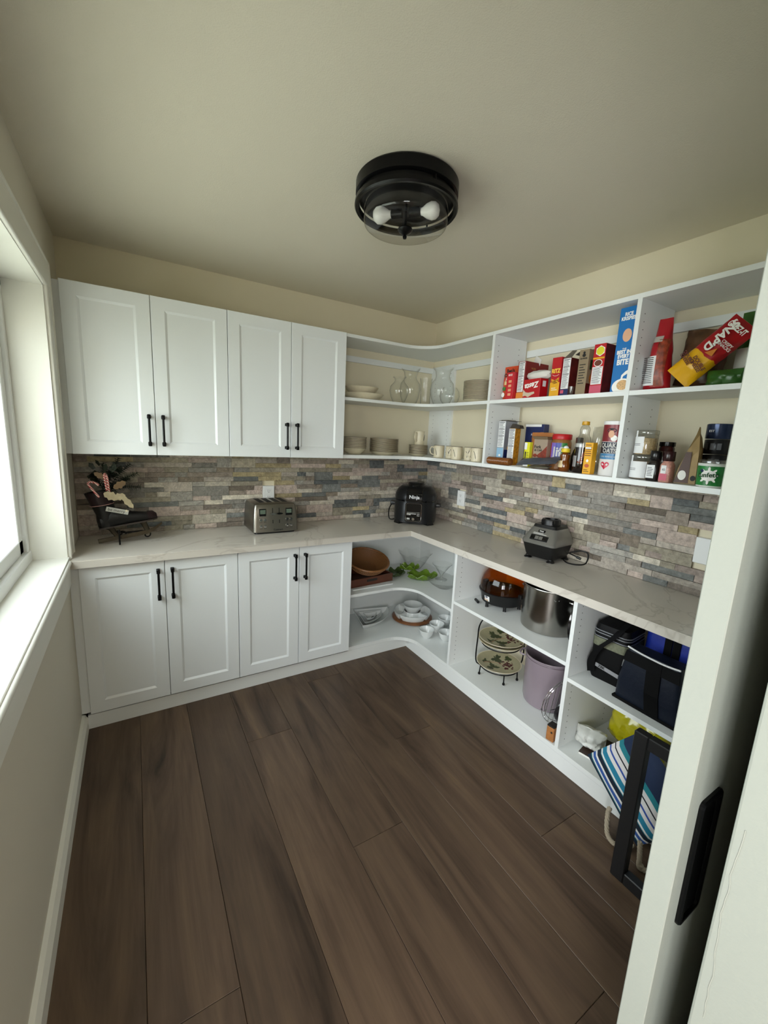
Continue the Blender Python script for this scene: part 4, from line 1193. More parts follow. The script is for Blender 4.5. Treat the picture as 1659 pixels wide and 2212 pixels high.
# RITZ box
t = pack('cracker_box', 'red and yellow cracker box with yellow lettering, right of torn box', 'box', -0.268, -1.368, -1.424, ZM, 0.196, 0.18, c_red)
panel(t, c_yel, -0.0278, 0.0278, 0.001, 0.072, -0.0903); text(t, 'RITZ', 0.028, mat('print_yellow', 'F2D34A', 0.5), 0, 0.128, -0.0912, bold=0.04, sx=0.85)
bm = NB(); tube(bm, [(0.02 * math.sin(a), -0.0905, 0.116 - 0.012 * math.cos(a)) for a in [-1.2 + 0.24 * k for k in range(11)]], 0.001, 5); obj('printed_smile', bm, M_inkw, t)
bm = NB(); loft(bm, [[(x, -0.0906, z) for x, z in ((-0.022, 0.09), (0.0, 0.082), (0.022, 0.096), (0.018, 0.07), (0.012, 0.05), (-0.01, 0.056), (-0.02, 0.064))], [(x, -0.0912, z) for x, z in ((-0.022, 0.09), (0.0, 0.082), (0.022, 0.096), (0.018, 0.07), (0.012, 0.05), (-0.01, 0.056), (-0.02, 0.064))]]); obj('printed_badge', bm, c_yel, t)
text(t, 'Crisp &\nThins', 0.012, c_maroon, 0, 0.074, -0.0916, rot=0.2, bold=0.02); lines(t, M_inkw, -0.018, 0.018, 0.03, 0.048, -0.091, 2)
# open nutrition box
t = pack('cracker_box', 'navy-based open box with white nutrition label and raised brown flap', 'box', -0.265, -1.430, -1.476, ZM, 0.186, 0.18, c_maroon)
facts(t, 0.046, 0.18, 0.036, 0.184, 24, 6, 0.002); panel(t, c_navy, -0.0228, 0.0228, 0.001, 0.034, -0.0903); panel(t, c_pink, -0.02, -0.002, 0.014, 0.03, -0.0912)
bm = NB(); loft(bm, [[(-0.023, -0.09, 0.186), (0.023, -0.09, 0.186), (0.023, -0.0895, 0.186), (-0.023, -0.0895, 0.186)], [(-0.006, -0.05, 0.228), (0.02, -0.05, 0.225), (0.02, -0.0495, 0.225), (-0.006, -0.0495, 0.228)]]); obj('flap', bm, c_card, t)
t = thing('plastic_cup', 'clear ribbed plastic cup between two open boxes on the shelf', 'cup', (-0.262, -1.494, ZM), 0)
bm = NB(); lathe(bm, [(0.001, 0.001), (0.011, 0.001), (0.0125, 0.004), (0.016, 0.04), (0.0165, 0.044)], 18); obj('cup', bm, M_plast, t, 'all')
# kraft oat-bar box, open
t = pack('oat_box', 'tall kraft-brown opened box with black portrait mark on its narrow side', 'box', -0.262, -1.515, -1.567, ZM, 0.214, 0.14, c_brown)
text(t, 'QUAKER', 0.0095, M_ink, 0, 0.172, -0.0712, bold=0.03)
disc(t, M_ink, 0, 0.187, 0.009, 0.008, -0.0703); disc(t, M_ink, 0, 0.199, 0.006, 0.006, -0.0703); lines(t, M_ink, -0.018, 0.016, 0.05, 0.15, -0.0703, 8, seed=8)
panel(t, mat('print_dark_green', '1F3B1B', 0.5), -0.055, -0.01, 0.12, 0.165, 0.0263, side=True); disc(t, mat('print_food', 'A8662A', 0.6), -0.03, 0.08, 0.02, 0.025, 0.0263, side=True); panel(t, c_maroon, -0.07, 0.06, 0.002, 0.055, 0.0262, side=True)
bm = NB(); loft(bm, [[(-0.026, -0.06, 0.214), (-0.026, 0.06, 0.214), (-0.0255, 0.06, 0.214), (-0.0255, -0.06, 0.214)], [(-0.064, -0.05, 0.2), (-0.064, 0.05, 0.2), (-0.0635, 0.05, 0.2), (-0.0635, -0.05, 0.2)]]); obj('flap', bm, c_card, t)
bm = NB(); box(bm, (-0.024, 0.0, 0.213), (0.026, 0.06, 0.226)); obj('flap', bm, c_brown, t)
# red and pink box with hexagon badge
t = pack('cereal_box', 'red and pink box with yellow hexagon badge and white text panel', 'box', -0.262, -1.590, -1.648, ZM, 0.228, 0.11, c_red)
panel(t, c_pink, -0.0288, 0.0288, 0.001, 0.04, -0.0553); facts(t, 0.058, 0.11, 0.045, 0.125, 16, 9, 0.003, heads=()); panel(t, c_yel, -0.028, 0.028, 0.160, 0.168, -0.0556)
disc(t, M_inkw, 0, 0, 0, 0, -0.0553, poly=[(0.004 + 0.024 * math.cos(PI / 3 * k + PI / 6), 0.196 + 0.024 * math.sin(PI / 3 * k + PI / 6)) for k in range(6)]); disc(t, mat('print_lemon', 'D8CF2A', 0.5), 0.004, 0.196, 0.019, 0.019, -0.0562)
disc(t, M_inkw, 0.0, 0.142, 0.0205, 0.0165, -0.0556); disc(t, mat('print_choc', '6A3424', 0.5), 0.0, 0.142, 0.0175, 0.0135, -0.0566)
panel(t, c_maroon, -0.054, 0.054, 0.002, 0.226, 0.0293, side=True)
# blue cereal box
t = pack('cereal_box', 'tall blue cereal box with white lettering at the shelf end', 'box', -0.262, -1.694, -1.776, ZM, 0.364, 0.19, c_blue)
text(t, 'RICE\nKRISPIES', 0.021, M_inkw, 0.0, 0.325, -0.0958, bold=0.035, sx=0.82); text(t, 'THE', 0.010, M_inkw, 0, 0.188, -0.0958, bold=0.02)
text(t, 'BEST IN\nEVERY', 0.0215, M_inkw, 0.0, 0.165, -0.0958, bold=0.045, sx=0.85); text(t, 'BITE', 0.032, M_inkw, 0.0, 0.131, -0.0958, bold=0.045, sx=0.85)
disc(t, M_inkw, 0.015, 0.03, 0.042, 0.032, -0.0953, poly=[(max(-0.04, min(0.0405, 0.012 + 0.046 * math.cos(a))), max(0.002, 0.026 + 0.034 * math.sin(a))) for a in [2 * PI * k / 24 for k in range(24)]])
disc(t, mat('print_cereal', 'CFA878', 0.6, var=0.3, vscale=160), 0.014, 0.032, 0.026, 0.022, -0.0962); bm = NB(); loft(bm, [[(x, -0.0956, z) for x, z in ((0.04, 0.1), (0.04, 0.085), (0.012, 0.07), (0.006, 0.045), (0.0, 0.045), (0.004, 0.075), (0.02, 0.09))], [(x, -0.0963, z) for x, z in ((0.04, 0.1), (0.04, 0.085), (0.012, 0.07), (0.006, 0.045), (0.0, 0.045), (0.004, 0.075), (0.02, 0.09))]]); obj('printed_milk', bm, M_inkw, t)
disc(t, c_skin, 0.004, 0.245, 0.02, 0.028, -0.0953, name='printed_cluster')

# ------------------------------------------------------------------ BAY 1, lower shelf
t = thing('cracker_sleeve', 'brown cracker sleeve lying along the front edge of the shelf', 'package', (-0.272, -1.070, ZB), RY)
bm = NB()
q = random.Random(3)
prof = []
for k in range(40):
    prof.append((0.0205 + (0.0014 if k % 2 else -0.0008), -0.088 + 0.176 * k / 39))
lathe(bm, [(0.003, -0.092), (0.014, -0.09)] + prof + [(0.014, 0.09), (0.003, 0.094)], 20, Matrix.Translation((0, 0, 0.0225)) @ Matrix.Rotation(PI / 2, 4, 'Y'), (True, True)); obj('sleeve', bm, mat('cracker_brown', '7A4A22', 0.3, var=0.25, vscale=90), t, True)
t = pack('cereal_box', 'white and pale blue box with nutrition label and open grey flaps', 'box', -0.222, -0.993, -1.046, ZB, 0.262, 0.10, mat('carton_silver', '9A9EA6', 0.35, 0.3))
facts(t, 0.053, 0.10, 0.105, 0.26, 22, 11, 0.001); panel(t, mat('print_sky', '8FB6D2', 0.45), -0.026, 0.026, 0.002, 0.10, -0.0503)
disc(t, M_inkw, 0, 0.055, 0.008, 0.007, -0.0508); disc(t, M_inkw, 0, 0.025, 0.009, 0.012, -0.0508); panel(t, c_navy, -0.045, 0.03, 0.03, 0.09, 0.0268, side=True); disc(t, c_yel, 0.0, 0.1, 0.02, 0.02, 0.0268, side=True)
bm = NB()
for a, b in (((-0.0265, -0.05), (0.062, -0.03)), ((0.0, 0.0), (0.06, 0.05))):
    box(bm, (a[0], a[1], 0.2625), (b[0], b[1], 0.2638))
box(bm, (-0.02, -0.04, 0.264), (0.03, 0.03, 0.268)); obj('flap', bm, c_card, t)
t = pack('pasta_box', 'white-labelled box with golden pasta picture, in front of navy box', 'box', -0.222, -1.079, -1.127, ZB, 0.218, 0.045, mat('print_pasta', 'B07A1C', 0.5, var=0.45, vscale=70))
facts(t, 0.048, 0.045, 0.02, 0.216, 24, 12, 0.001); bm = NB(); loft(bm, [[(-0.024, -0.02, 0.218), (0.05, -0.02, 0.218), (0.05, 0.02, 0.218), (-0.024, 0.02, 0.218)], [(-0.01, -0.015, 0.246), (0.045, -0.015, 0.236), (0.045, 0.015, 0.236), (-0.01, 0.015, 0.246)]]); obj('flap', bm, mat('dark_flap', '3A322B', 0.7), t)
t = pack('cookie_box', 'navy blue box with white top edge at the back of the shelf', 'box', -0.082, -1.083, -1.215, ZB, 0.25, 0.045, c_navy)
panel(t, M_inkw, -0.066, 0.05, 0.235, 0.249, -0.0253); text(t, 'ice', 0.02, M_inkw, -0.01, 0.19, -0.026)
t = thing('snack_pouch', 'tan crinkled snack bag slumped behind the yellow box', 'bag', (-0.118, -1.240, ZB), RY)
bm = NB(); pillow(bm, 0.15, 0.2, 0.05, crumple=0.012, seed=5, pinch=(0.4, 0.9)); obj('bag', bm, c_tan, t, True)
t = pack('pizza_box', 'open tan carton with red meat picture, left of the peanut butter', 'box', -0.212, -1.262, -1.352, ZB, 0.160, 0.05, mat('carton_tan', '9C8A78', 0.5))
bm = NB(); loft(bm, [[(-0.045, -0.026, 0.160), (0.045, -0.026, 0.160), (0.045, 0.025, 0.160), (-0.045, 0.025, 0.160)], [(-0.06, -0.03, 0.176), (0.045, -0.03, 0.174), (0.045, 0.02, 0.176), (-0.06, 0.02, 0.178)]]); obj('flap', bm, mat('carton_flap', '6E5B44', 0.7), t)
text(t, 'Fork', 0.024, M_ink, -0.018, 0.118, -0.0262, bold=0.02); text(t, '& Chili', 0.018, M_ink, -0.012, 0.1, -0.0262, bold=0.01); bm = NB()
disc(t, mat('print_chili', '7C2A18', 0.5, var=0.4, vscale=110), 0, 0, 0, 0, -0.0254, poly=[(-0.02, 0.07), (0.02, 0.1), (0.0445, 0.125), (0.0445, 0.055), (0.0, 0.052)]); disc(t, MATS['print_chili'], -0.03, 0.07, 0.013, 0.01, -0.0254)
t = pack('pudding_box', 'small bright yellow box standing on its narrow end', 'box', -0.240, -1.222, -1.258, ZB, 0.142, 0.024, mat('carton_lemon', 'DCD823', 0.4))
panel(t, M_paper, -0.018, 0.0, 0.1, 0.138, -0.0123, name='label_panel'); panel(t, M_ink, -0.012, -0.004, 0.035, 0.088, -0.0123); lines(t, M_ink, -0.001, 0.016, 0.035, 0.088, -0.0123, 6); panel(t, M_paper, -0.018, 0.016, 0.003, 0.022, -0.0123, name='label_panel')
def jar(name, label, x, y, z, cat='jar', rz=RY):
    return thing(name, label, cat, (x, y, z), rz)
t = jar('peanut_butter_jar', 'peanut butter jar with red lid and striped label', -0.165, -1.405, ZB)
bm = NB(); lathe(bm, [(0.001, 0.0), (0.045, 0.0), (0.05, 0.006), (0.051, 0.04), (0.051, 0.145), (0.047, 0.16), (0.046, 0.165)], 36, cap=(False, True)); obj('jar', bm, mat('peanut_brown', '8A5A2E', 0.25), t, True)
bm = NB(); lathe(bm, [(0.049, 0.163), (0.050, 0.166), (0.050, 0.188), (0.047, 0.192), (0.001, 0.192)], 40); obj('lid', bm, c_red, t, True)
for k, cc in enumerate(('B3121B', '7A63B8', '2F3A94', '2F7A3A')):
    bm = NB(); a0, a1 = -1.15 + k * 0.6, -1.15 + (k + 1) * 0.6
    loft(bm, [[(0.0515 * math.sin(a), -0.0515 * math.cos(a), z) for a in [a0 + (a1 - a0) * j / 6 for j in range(7)]] for z in (0.05, 0.145)], (False, False), False); obj('label_stripe', bm, mat('jif_%d' % k, cc, 0.4), t)
wrap_cyl(text(t, 'Jif', 0.068, M_inkw, 0.013, 0.096, -0.052, bold=0.03), 0.0517)
t = jar('honey_bottle', 'small amber honey bottle with yellow flip cap', -0.226, -1.480, ZB)
M_honey = mat('honey', '6E3A0C', 0.12, coat=0.6)
bm = NB(); lathe(bm, [(0.001, 0.0), (0.024, 0.0), (0.028, 0.005), (0.029, 0.03), (0.025, 0.05), (0.022, 0.06), (0.026, 0.075), (0.025, 0.086), (0.018, 0.092), (0.015, 0.1)], 26, cap=(False, True)); obj('bottle', bm, M_honey, t, True)
bm = NB(); lathe(bm, [(0.0205, 0.098), (0.0215, 0.1), (0.0215, 0.115), (0.019, 0.118), (0.001, 0.118)], 26); obj('cap', bm, mat('cap_yellow', 'E4C52C', 0.4), t, True)
bm = NB(); lathe(bm, [(0.014, 0.1175), (0.013, 0.124), (0.008, 0.13), (0.001, 0.132)], 20); obj('spout', bm, M_white, t, True)
bm = NB(); loft(bm, [[(0.0298 * math.sin(a), -0.0298 * math.cos(a), z) for a in (-0.9, -0.6, -0.3, 0.0, 0.3)] for z in (0.02, 0.055)], (False, False), False); obj('label_panel', bm, mat('label_honey', 'E0CBA0', 0.5), t)
def bottle(t, prof, m, seg=28):
    bm = NB(); lathe(bm, prof, seg); return obj('bottle', bm, m, t, 'all')
t = jar('syrup_bottle', 'dark syrup bottle with white collar behind the honey', -0.150, -1.500, ZB)
M_syr = mat('dark_syrup', '140805', 0.1, coat=0.5)
bottle(t, [(0.001, 0), (0.028, 0), (0.032, 0.006), (0.032, 0.08), (0.024, 0.11), (0.014, 0.13), (0.013, 0.15)], M_syr)
bm = NB(); lathe(bm, [(0.017, 0.148), (0.018, 0.15), (0.018, 0.176), (0.001, 0.178)], 20); obj('cap', bm, M_blackp, t, True); bm = NB(); lathe(bm, [(0.0185, 0.126), (0.02, 0.13), (0.018, 0.147), (0.014, 0.148)], 20); obj('collar', bm, M_paper, t, True)
t = jar('syrup_bottle', 'tall clear syrup bottle, half full, with gold cap', -0.215, -1.567, ZB)
bottle(t, [(0.037, 0.128), (0.036, 0.15), (0.031, 0.175), (0.024, 0.186), (0.022, 0.196), (0.024, 0.215), (0.021, 0.228), (0.015, 0.235), (0.015, 0.242)], M_plast)
bm = NB(); lathe(bm, [(0.001, 0.0), (0.035, 0.0), (0.039, 0.006), (0.039, 0.06), (0.037, 0.128), (0.001, 0.1285)], 30); obj('syrup', bm, M_syr, t, True)
bm = NB(); lathe(bm, [(0.0175, 0.238), (0.0185, 0.24), (0.0175, 0.255), (0.001, 0.257)], 22); obj('cap', bm, mat('cap_gold', 'C59318', 0.35), t, True)
bm = NB(); loft(bm, [[(0.0398 * math.sin(a), -0.0398 * math.cos(a), z) for a in (-0.75, -0.5, -0.25, -0.05)] for z in (0.03, 0.085)], (False, False), False); obj('label_panel', bm, mat('silver_label', 'B9B9BA', 0.25, 0.6), t)
wrap_cyl(text(t, 'Syrup', 0.026, mat('print_rust', 'B4552E', 0.5), 0.022, 0.075, -0.04, rot=1.25, bold=0.02), 0.0398)
t = thing('plastic_bag', 'clear crumpled plastic bag behind the yellow box and syrup', 'bag', (-0.095, -1.59, ZB), RY)
bm = NB(); pillow(bm, 0.11, 0.235, 0.06, crumple=0.014, seed=12, pinch=(0.4, 0.6)); obj('bag', bm, M_plast, t, True)
t = pack('baking_box', 'narrow golden-yellow box between the syrup bottle and oats', 'box', -0.258, -1.607, -1.648, ZB, 0.152, 0.036, c_yel)
lines(t, c_maroon, -0.017, 0.017, 0.085, 0.145, -0.0183, 6, seed=4); panel(t, M_inkw, -0.017, 0.012, 0.122, 0.13, -0.0185); disc(t, mat('print_rust', 'B4552E', 0.5), 0, 0.04, 0.012, 0.009, -0.0183); disc(t, M_inkw, 0, 0.064, 0.006, 0.007, -0.0183); lines(t, M_ink, -0.015, 0.015, 0.008, 0.024, -0.0183, 2)
t = jar('oats_canister', 'tall round oats canister with white lettering by the divider', -0.195, -1.712, ZB)
def band(t, R, a0, a1, z0, z1, m, name='label_band', n=16):
    bm = NB(); loft(bm, [[(R * math.sin(a0 + (a1 - a0) * j / n), -R * math.cos(a0 + (a1 - a0) * j / n), z) for j in range(n + 1)] for z in (z0, z1)], (False, False), False)
    return obj(name, bm, m, t, True)
R = 0.053
bm = NB(); lathe(bm, [(0.001, 0.0), (R - 0.001, 0.0), (R, 0.002), (R, 0.242), (0.001, 0.242)], 40); obj('canister', bm, mat('oats_white', 'DAD8D6', 0.35), t, True)
bm = NB(); lathe(bm, [(R + 0.001, 0.24), (R + 0.002, 0.242), (R + 0.002, 0.254), (R - 0.003, 0.256), (R - 0.005, 0.252), (0.001, 0.252)], 40); obj('lid', bm, M_white, t, True)
band(t, R + 0.0004, -1.6, 1.6, 0.16, 0.238, mat('oats_red', '7E2329', 0.35)); band(t, R + 0.0006, -1.6, 1.6, 0.105, 0.158, mat('oats_navy', '1A2436', 0.35)); band(t, R + 0.0005, -1.6, 1.6, 0.078, 0.104, mat('oats_blue', '3A7AA8', 0.35))
wrap_cyl(text(t, 'QUAKER', 0.029, M_inkw, 0.016, 0.142, -R - 0.001, bold=0.03, sx=0.88), R + 0.0008); wrap_cyl(text(t, 'OATS', 0.028, M_inkw, 0.010, 0.117, -R - 0.001, bold=0.03, sx=0.88), R + 0.0008)
wrap_cyl(text(t, '100% WHOLE GRAIN', 0.0105, M_inkw, 0.016, 0.09, -R - 0.001, bold=0.01, sx=0.9), R + 0.0007)
def wrapped_disc(t, m, ca, cz, rx, rz, RR, poly=None, name='printed_badge'):
    bm = NB(); pts = poly or [(rx * math.cos(2 * PI * k / 20), rz * math.sin(2 * PI * k / 20)) for k in range(20)]
    c0 = bm.verts.new((RR * math.sin(ca), -RR * math.cos(ca), cz))
    vs = [bm.verts.new((RR * math.sin(ca + x / RR), -RR * math.cos(ca + x / RR), cz + z)) for x, z in pts]
    for i in range(len(vs)):
        bm.faces.new((c0, vs[i], vs[(i + 1) % len(vs)]))
    return obj(name, bm, m, t)
wrapped_disc(t, mat('oats_heart', 'BE2440', 0.35), -0.05, 0.05, 0, 0, R + 0.0006, [(0.0014 * 16 * math.sin(a) ** 3 * 0.95, 0.0013 * (13 * math.cos(a) - 5 * math.cos(2 * a) - 2 * math.cos(3 * a) - math.cos(4 * a))) for a in [2 * PI * k / 28 for k in range(28)]], 'printed_heart')
wrapped_disc(t, M_ink, 0.2, 0.212, 0.021, 0.010, R + 0.0007); wrapped_disc(t, c_skin, 0.2, 0.195, 0.013, 0.017, R + 0.0010); wrapped_disc(t, M_inkw, 0.45, 0.176, 0.014, 0.014, R + 0.0008)
# grey foil pouch lying over the shelf edge
t = thing('foil_pouch', 'flat grey foil pouch lying over the shelf edge before the honey', 'pouch', (-0.308, -1.366, ZB + 0.014), 0)
t.rotation_euler = (0.0, math.radians(10), RY + 0.15)
bm = NB(); pillow(bm, 0.23, 0.075, 0.02, 16, 10, 0.007, 21, (0.6, 0.6), M=Matrix.Rotation(math.radians(-62), 4, 'X')); obj('pouch', bm, mat('foil_grey', '565B66', 0.3, 0.4), t, True, rot=(0, math.radians(-16), 0), loc=(0, -0.012, 0.012))
bm = NB(); pillow(bm, 0.12, 0.04, 0.012, 10, 6, 0.006, 22, (0.6, 0.6), M=Matrix.Rotation(math.radians(-80), 4, 'X')); obj('crushed_end', bm, mat('foil_olive', '5F5A48', 0.35, 0.3), t, True, loc=(0.03, -0.03, 0.004), rot=(0, math.radians(-12), 0))
t = thing('paper_sheet', 'small folded white paper lying flat in front of the boxes', 'paper', (-0.270, -1.212, ZB + 0.001), RY)
bm = NB(); loft(bm, [[(-0.045, -0.02, 0.001), (0.05, -0.03, 0.0), (0.05, 0.03, 0.004), (-0.01, 0.03, 0.006)], [(-0.045, -0.02, 0.0022), (0.05, -0.03, 0.0012), (0.05, 0.03, 0.0052), (-0.01, 0.03, 0.0072)]]); obj('sheet', bm, M_paper, t)

# ------------------------------------------------------------------ BAY 2, upper shelf
c_pret = mat('pouch_print_nuts', '8C3A22', 0.35, var=0.6, vscale=55)
t = thing('snack_bag', 'tall red stand-up snack bag with white nutrition panel by the divider', 'bag', (-0.20, -1.863, ZM), RY + 0.05)
bm = NB(); pillow(bm, 0.112, 0.30, 0.075, crumple=0.004, seed=31, pinch=(0.3, 1.5), taper=0.55); obj('bag', bm, mat('bag_red', '9E0F1C', 0.3), t, True)
def skin(t, w, taper, d, x0, x1, z0, z1, m, lift=0.002, n=8, name='printed_panel', pinch=(0.3, 1.5), h=0.3):
    """a printed patch following a pillow's front"""
    bm = NB(); rows = []
    for j in range(n + 1):
        row = []
        z = z0 + (z1 - z0) * j / n; v = z / h
        for i in range(n + 1):
            x = x0 + (x1 - x0) * i / n
            ww = w * (1 - taper * v)
            u = min(1, max(0, x / ww + 0.5))
            fu = max(0, 1 - abs(2 * u - 1) ** 3); fb = min(1, v / 0.22) ** pinch[0]; ft = min(1, (1 - v) / 0.35) ** pinch[1]
            row.append((x, -(d * 0.5 * fu ** 0.55 * fb * ft + lift), z))
        rows.append(row)
    loft(bm, rows, (False, False), False)
    return obj(name, bm, m, t, True)
skin(t, 0.112, 0.55, 0.075, -0.05, 0.0, 0.025, 0.145, M_paper, 0.0045, name='label_panel'); skin(t, 0.112, 0.55, 0.075, 0.0, 0.035, 0.02, 0.21, c_pret, 0.0045)
skin(t, 0.112, 0.55, 0.075, -0.03, 0.012, 0.2, 0.225, mat('bag_silver', 'B9B4AC', 0.3, 0.3), 0.004)
bm = NB()
for k in range(14):
    z = 0.035 + k * 0.0078; v = z / 0.3
    box(bm, (-0.044, -0.0475 + (0.008 if k < 3 else 0.004 if k < 5 else 0), z), (-0.008, -0.044 + (0.008 if k < 3 else 0.004 if k < 5 else 0), z + 0.0022))
o = obj('printed_lines', bm, M_ink, t); o['kind'] = 'stuff'
# yellow and red cheese snack bag lying on a slant
t = thing('snack_bag', 'red and yellow cheese snack bag lying on a slant', 'bag', (-0.215, -1.946, ZM + 0.044), 0)
t.rotation_euler = (0, 0, RY + 0.12)
tl = bpy.data.objects.new('bag', None); C.objects.link(tl); tl.parent = t; tl.rotation_euler = (math.radians(-8), math.radians(44), 0)
MYR = bpy.data.materials.new('cheese_bag'); MYR.use_nodes = True
nt = MYR.node_tree; b = nt.nodes['Principled BSDF']; b.inputs['Roughness'].default_value = 0.28
tc = nt.nodes.new('ShaderNodeTexCoord'); sp = nt.nodes.new('ShaderNodeSeparateXYZ'); nt.links.new(tc.outputs['Object'], sp.inputs[0])
ns = nt.nodes.new('ShaderNodeTexNoise'); ns.inputs['Scale'].default_value = 30; nt.links.new(tc.outputs['Object'], ns.inputs['Vector'])
ad = nt.nodes.new('ShaderNodeMath'); ad.operation = 'MULTIPLY_ADD'; ad.inputs[1].default_value = 0.03; nt.links.new(ns.outputs[0], ad.inputs[0]); nt.links.new(sp.outputs['Z'], ad.inputs[2])
rp = nt.nodes.new('ShaderNodeValToRGB'); rp.color_ramp.interpolation = 'CONSTANT'; e = rp.color_ramp.elements
mrg = nt.nodes.new('ShaderNodeMapRange'); mrg.inputs[1].default_value = 0.0; mrg.inputs[2].default_value = 0.315; nt.links.new(ad.outputs[0], mrg.inputs[0])
e[0].color = (*lin('E0A90F'), 1); e[1].position = 0.42; e[1].color = (*lin('A90F1A'), 1); x = e.new(0.93); x.color = (*lin('D8B83A'), 1)
nt.links.new(mrg.outputs[0], rp.inputs[0]); nt.links.new(rp.outputs[0], b.inputs['Base Color'])
bm = NB(); pillow(bm, 0.108, 0.275, 0.07, 14, 22, 0.006, 41, (1.0, 1.0)); obj('foil', bm, MYR, tl, True)
text(tl, "SNAP'D", 0.038, M_inkw, -0.012, 0.195, -0.043, rot=-PI / 2, bold=0.04, shear=0.2); text(tl, 'CHEEZ-IT', 0.03, M_inkw, 0.006, 0.238, -0.04, rot=0, bold=0.03, sx=0.6); text(tl, 'DOUBLE\nCHEESE', 0.018, c_maroon, 0.018, 0.078, -0.042, bold=0.03, rot=-0.2); text(tl, 'DOUBLE\nCHEESE', 0.016, c_maroon, -0.03, 0.072, -0.0385, bold=0.03, rot=-0.2); text(tl, 'CRISPY\nSNACKS', 0.015, M_inkw, 0.03, 0.178, -0.041, bold=0.01)
bm = NB(); loft(bm, [[(0.0, -0.041, 0.122), (0.03, -0.041, 0.126), (0.02, -0.041, 0.156)], [(0.0, -0.043, 0.122), (0.03, -0.043, 0.126), (0.02, -0.043, 0.156)]]); obj('printed_cracker', bm, mat('print_cracker', 'D07E26', 0.4), tl)
t = thing('snack_bag', 'brown see-through snack bag behind the slanted cheese bag', 'bag', (-0.075, -1.955, ZM + 0.028), RY)
bm = NB(); pillow(bm, 0.17, 0.23, 0.06, crumple=0.014, seed=51, pinch=(0.4, 0.7)); obj('bag', bm, mat('bag_brown', '5A3B22', 0.3, var=0.4, vscale=30), t, True, rot=(0, 0.12, 0))
t = thing('snack_bag', 'tall green-topped white nut bag beside the sliding door edge', 'bag', (-0.062, -2.148, ZM), RY)
bm = NB(); pillow(bm, 0.14, 0.30, 0.06, crumple=0.005, seed=61, pinch=(0.35, 1.0)); obj('bag', bm, mat('bag_green', '33621F', 0.3), t, True)
skin(t, 0.14, 0, 0.06, -0.066, 0.05, 0.04, 0.16, mat('bag_white', 'C9C8BF', 0.35), 0.0045, pinch=(0.35, 1.0)); disc(t, mat('print_nut', '7A4526', 0.5), -0.005, 0.08, 0.018, 0.022, -0.0385); text(t, 'Real', 0.02, c_pret, 0.0, 0.135, -0.0385, shear=0.3)
t = thing('snack_bag', 'low dark green shiny bag lying under the slanted cheese bag', 'bag', (-0.19, -2.105, ZM + 0.001), RY)
bm = NB(); pillow(bm, 0.12, 0.068, 0.05, crumple=0.01, seed=71, pinch=(0.3, 0.8)); obj('bag', bm, c_green, t, True)
# ------------------------------------------------------------------ BAY 2, lower shelf
M_oat = mat('granola', 'B9A177', 0.6, var=0.35, vscale=140); M_sugar = mat('pale_crumbs', '9C8A74', 0.6, var=0.3, vscale=120)
for k, (lab, m, a0, a1, yy) in enumerate((('clear canister of granola with white label, stacked on another canister', M_oat, -1.5, 0.25, -1.862), ('clear canister with wide white label under the granola canister', M_sugar, -1.5, 0.9, -1.857))):
    z = ZB + (0.108 if k == 0 else 0.0) + 0.0006
    t = jar('canister', lab, -0.205, yy, z, 'canister')
    bm = NB(); lathe(bm, [(0.001, 0.0), (0.041, 0.0), (0.0435, 0.004), (0.0435, 0.086), (0.0405, 0.089)], 32); obj('jar', bm, M_plast, t, 'all')
    bm = NB(); lathe(bm, [(0.001, 0.002), (0.040, 0.002), (0.0425, 0.006), (0.0425, 0.072 if k == 0 else 0.08), (0.001, 0.074 if k == 0 else 0.081)], 32); obj('contents', bm, m, t, True)
    bm = NB(); lathe(bm, [(0.0435, 0.088), (0.0445, 0.089), (0.0445, 0.1045), (0.042, 0.1065), (0.001, 0.1065)], 32); obj('lid', bm, M_plast, t, 'all')
    band(t, 0.0439, a0, a1, 0.006, 0.078, M_paper, 'label_panel'); band(t, 0.0448, -0.75, -0.45, 0.07, 0.104, M_paper, 'seal_tab', 4)
    for zz in (0.04, 0.046):
        band(t, 0.0442, -1.3, -0.05, zz, zz + 0.0016, M_ink, 'printed_line', 8)
M_cap = mat('cap_black', '0C0909', 0.25)
def spice(label, x, y, m, cap, capl):
    t = jar('spice_bottle', label, x, y, ZB + 0.0005, 'bottle')
    bm = NB(); loft(bm, [sq(0.021, 0.0, 5, 28), sq(0.0225, 0.003, 5, 28), sq(0.0225, 0.07, 5, 28), sq(0.0185, 0.084, 2.2, 28), sq(0.017, 0.09, 2, 28)]); obj('bottle', bm, m, t, True)
    bm = NB(); lathe(bm, [(0.0205, 0.088), (0.022, 0.09), (0.022, 0.126), (0.0205, 0.128), (0.001, 0.128)], 24); obj('cap', bm, cap, t, True)
    return t
t = spice('dark peppercorn spice bottle with black cap and white label', -0.247, -1.932, mat('peppercorns', '1E1715', 0.2, var=0.5, vscale=200), M_cap, '')
panel(t, M_paper, -0.020, 0.012, 0.012, 0.068, -0.0229, name='label_panel'); lines(t, M_ink, -0.016, 0.008, 0.02, 0.06, -0.0236, 6, seed=21)
t = spice('pink salt spice bottle with dark cap and rose label', -0.247, -1.983, mat('pink_salt', 'B98476', 0.3, var=0.3, vscale=180), mat('cap_maroon', '2A0D0E', 0.25), '')
panel(t, M_paper, -0.014, 0.006, 0.036, 0.07, -0.0229, name='label_panel'); panel(t, c_pink, -0.018, 0.012, 0.008, 0.036, -0.0231); text(t, '82', 0.012, M_ink, -0.003, 0.052, -0.0236)
t = jar('spice_jar', 'dark red-brown jar with black lid behind the spice bottles', -0.11, -1.905, ZB + 0.0005)
bm = NB(); lathe(bm, [(0.001, 0), (0.028, 0), (0.03, 0.004), (0.03, 0.14), (0.026, 0.15)], 24); obj('jar', bm, mat('jar_red', '3A1413', 0.2), t, True)
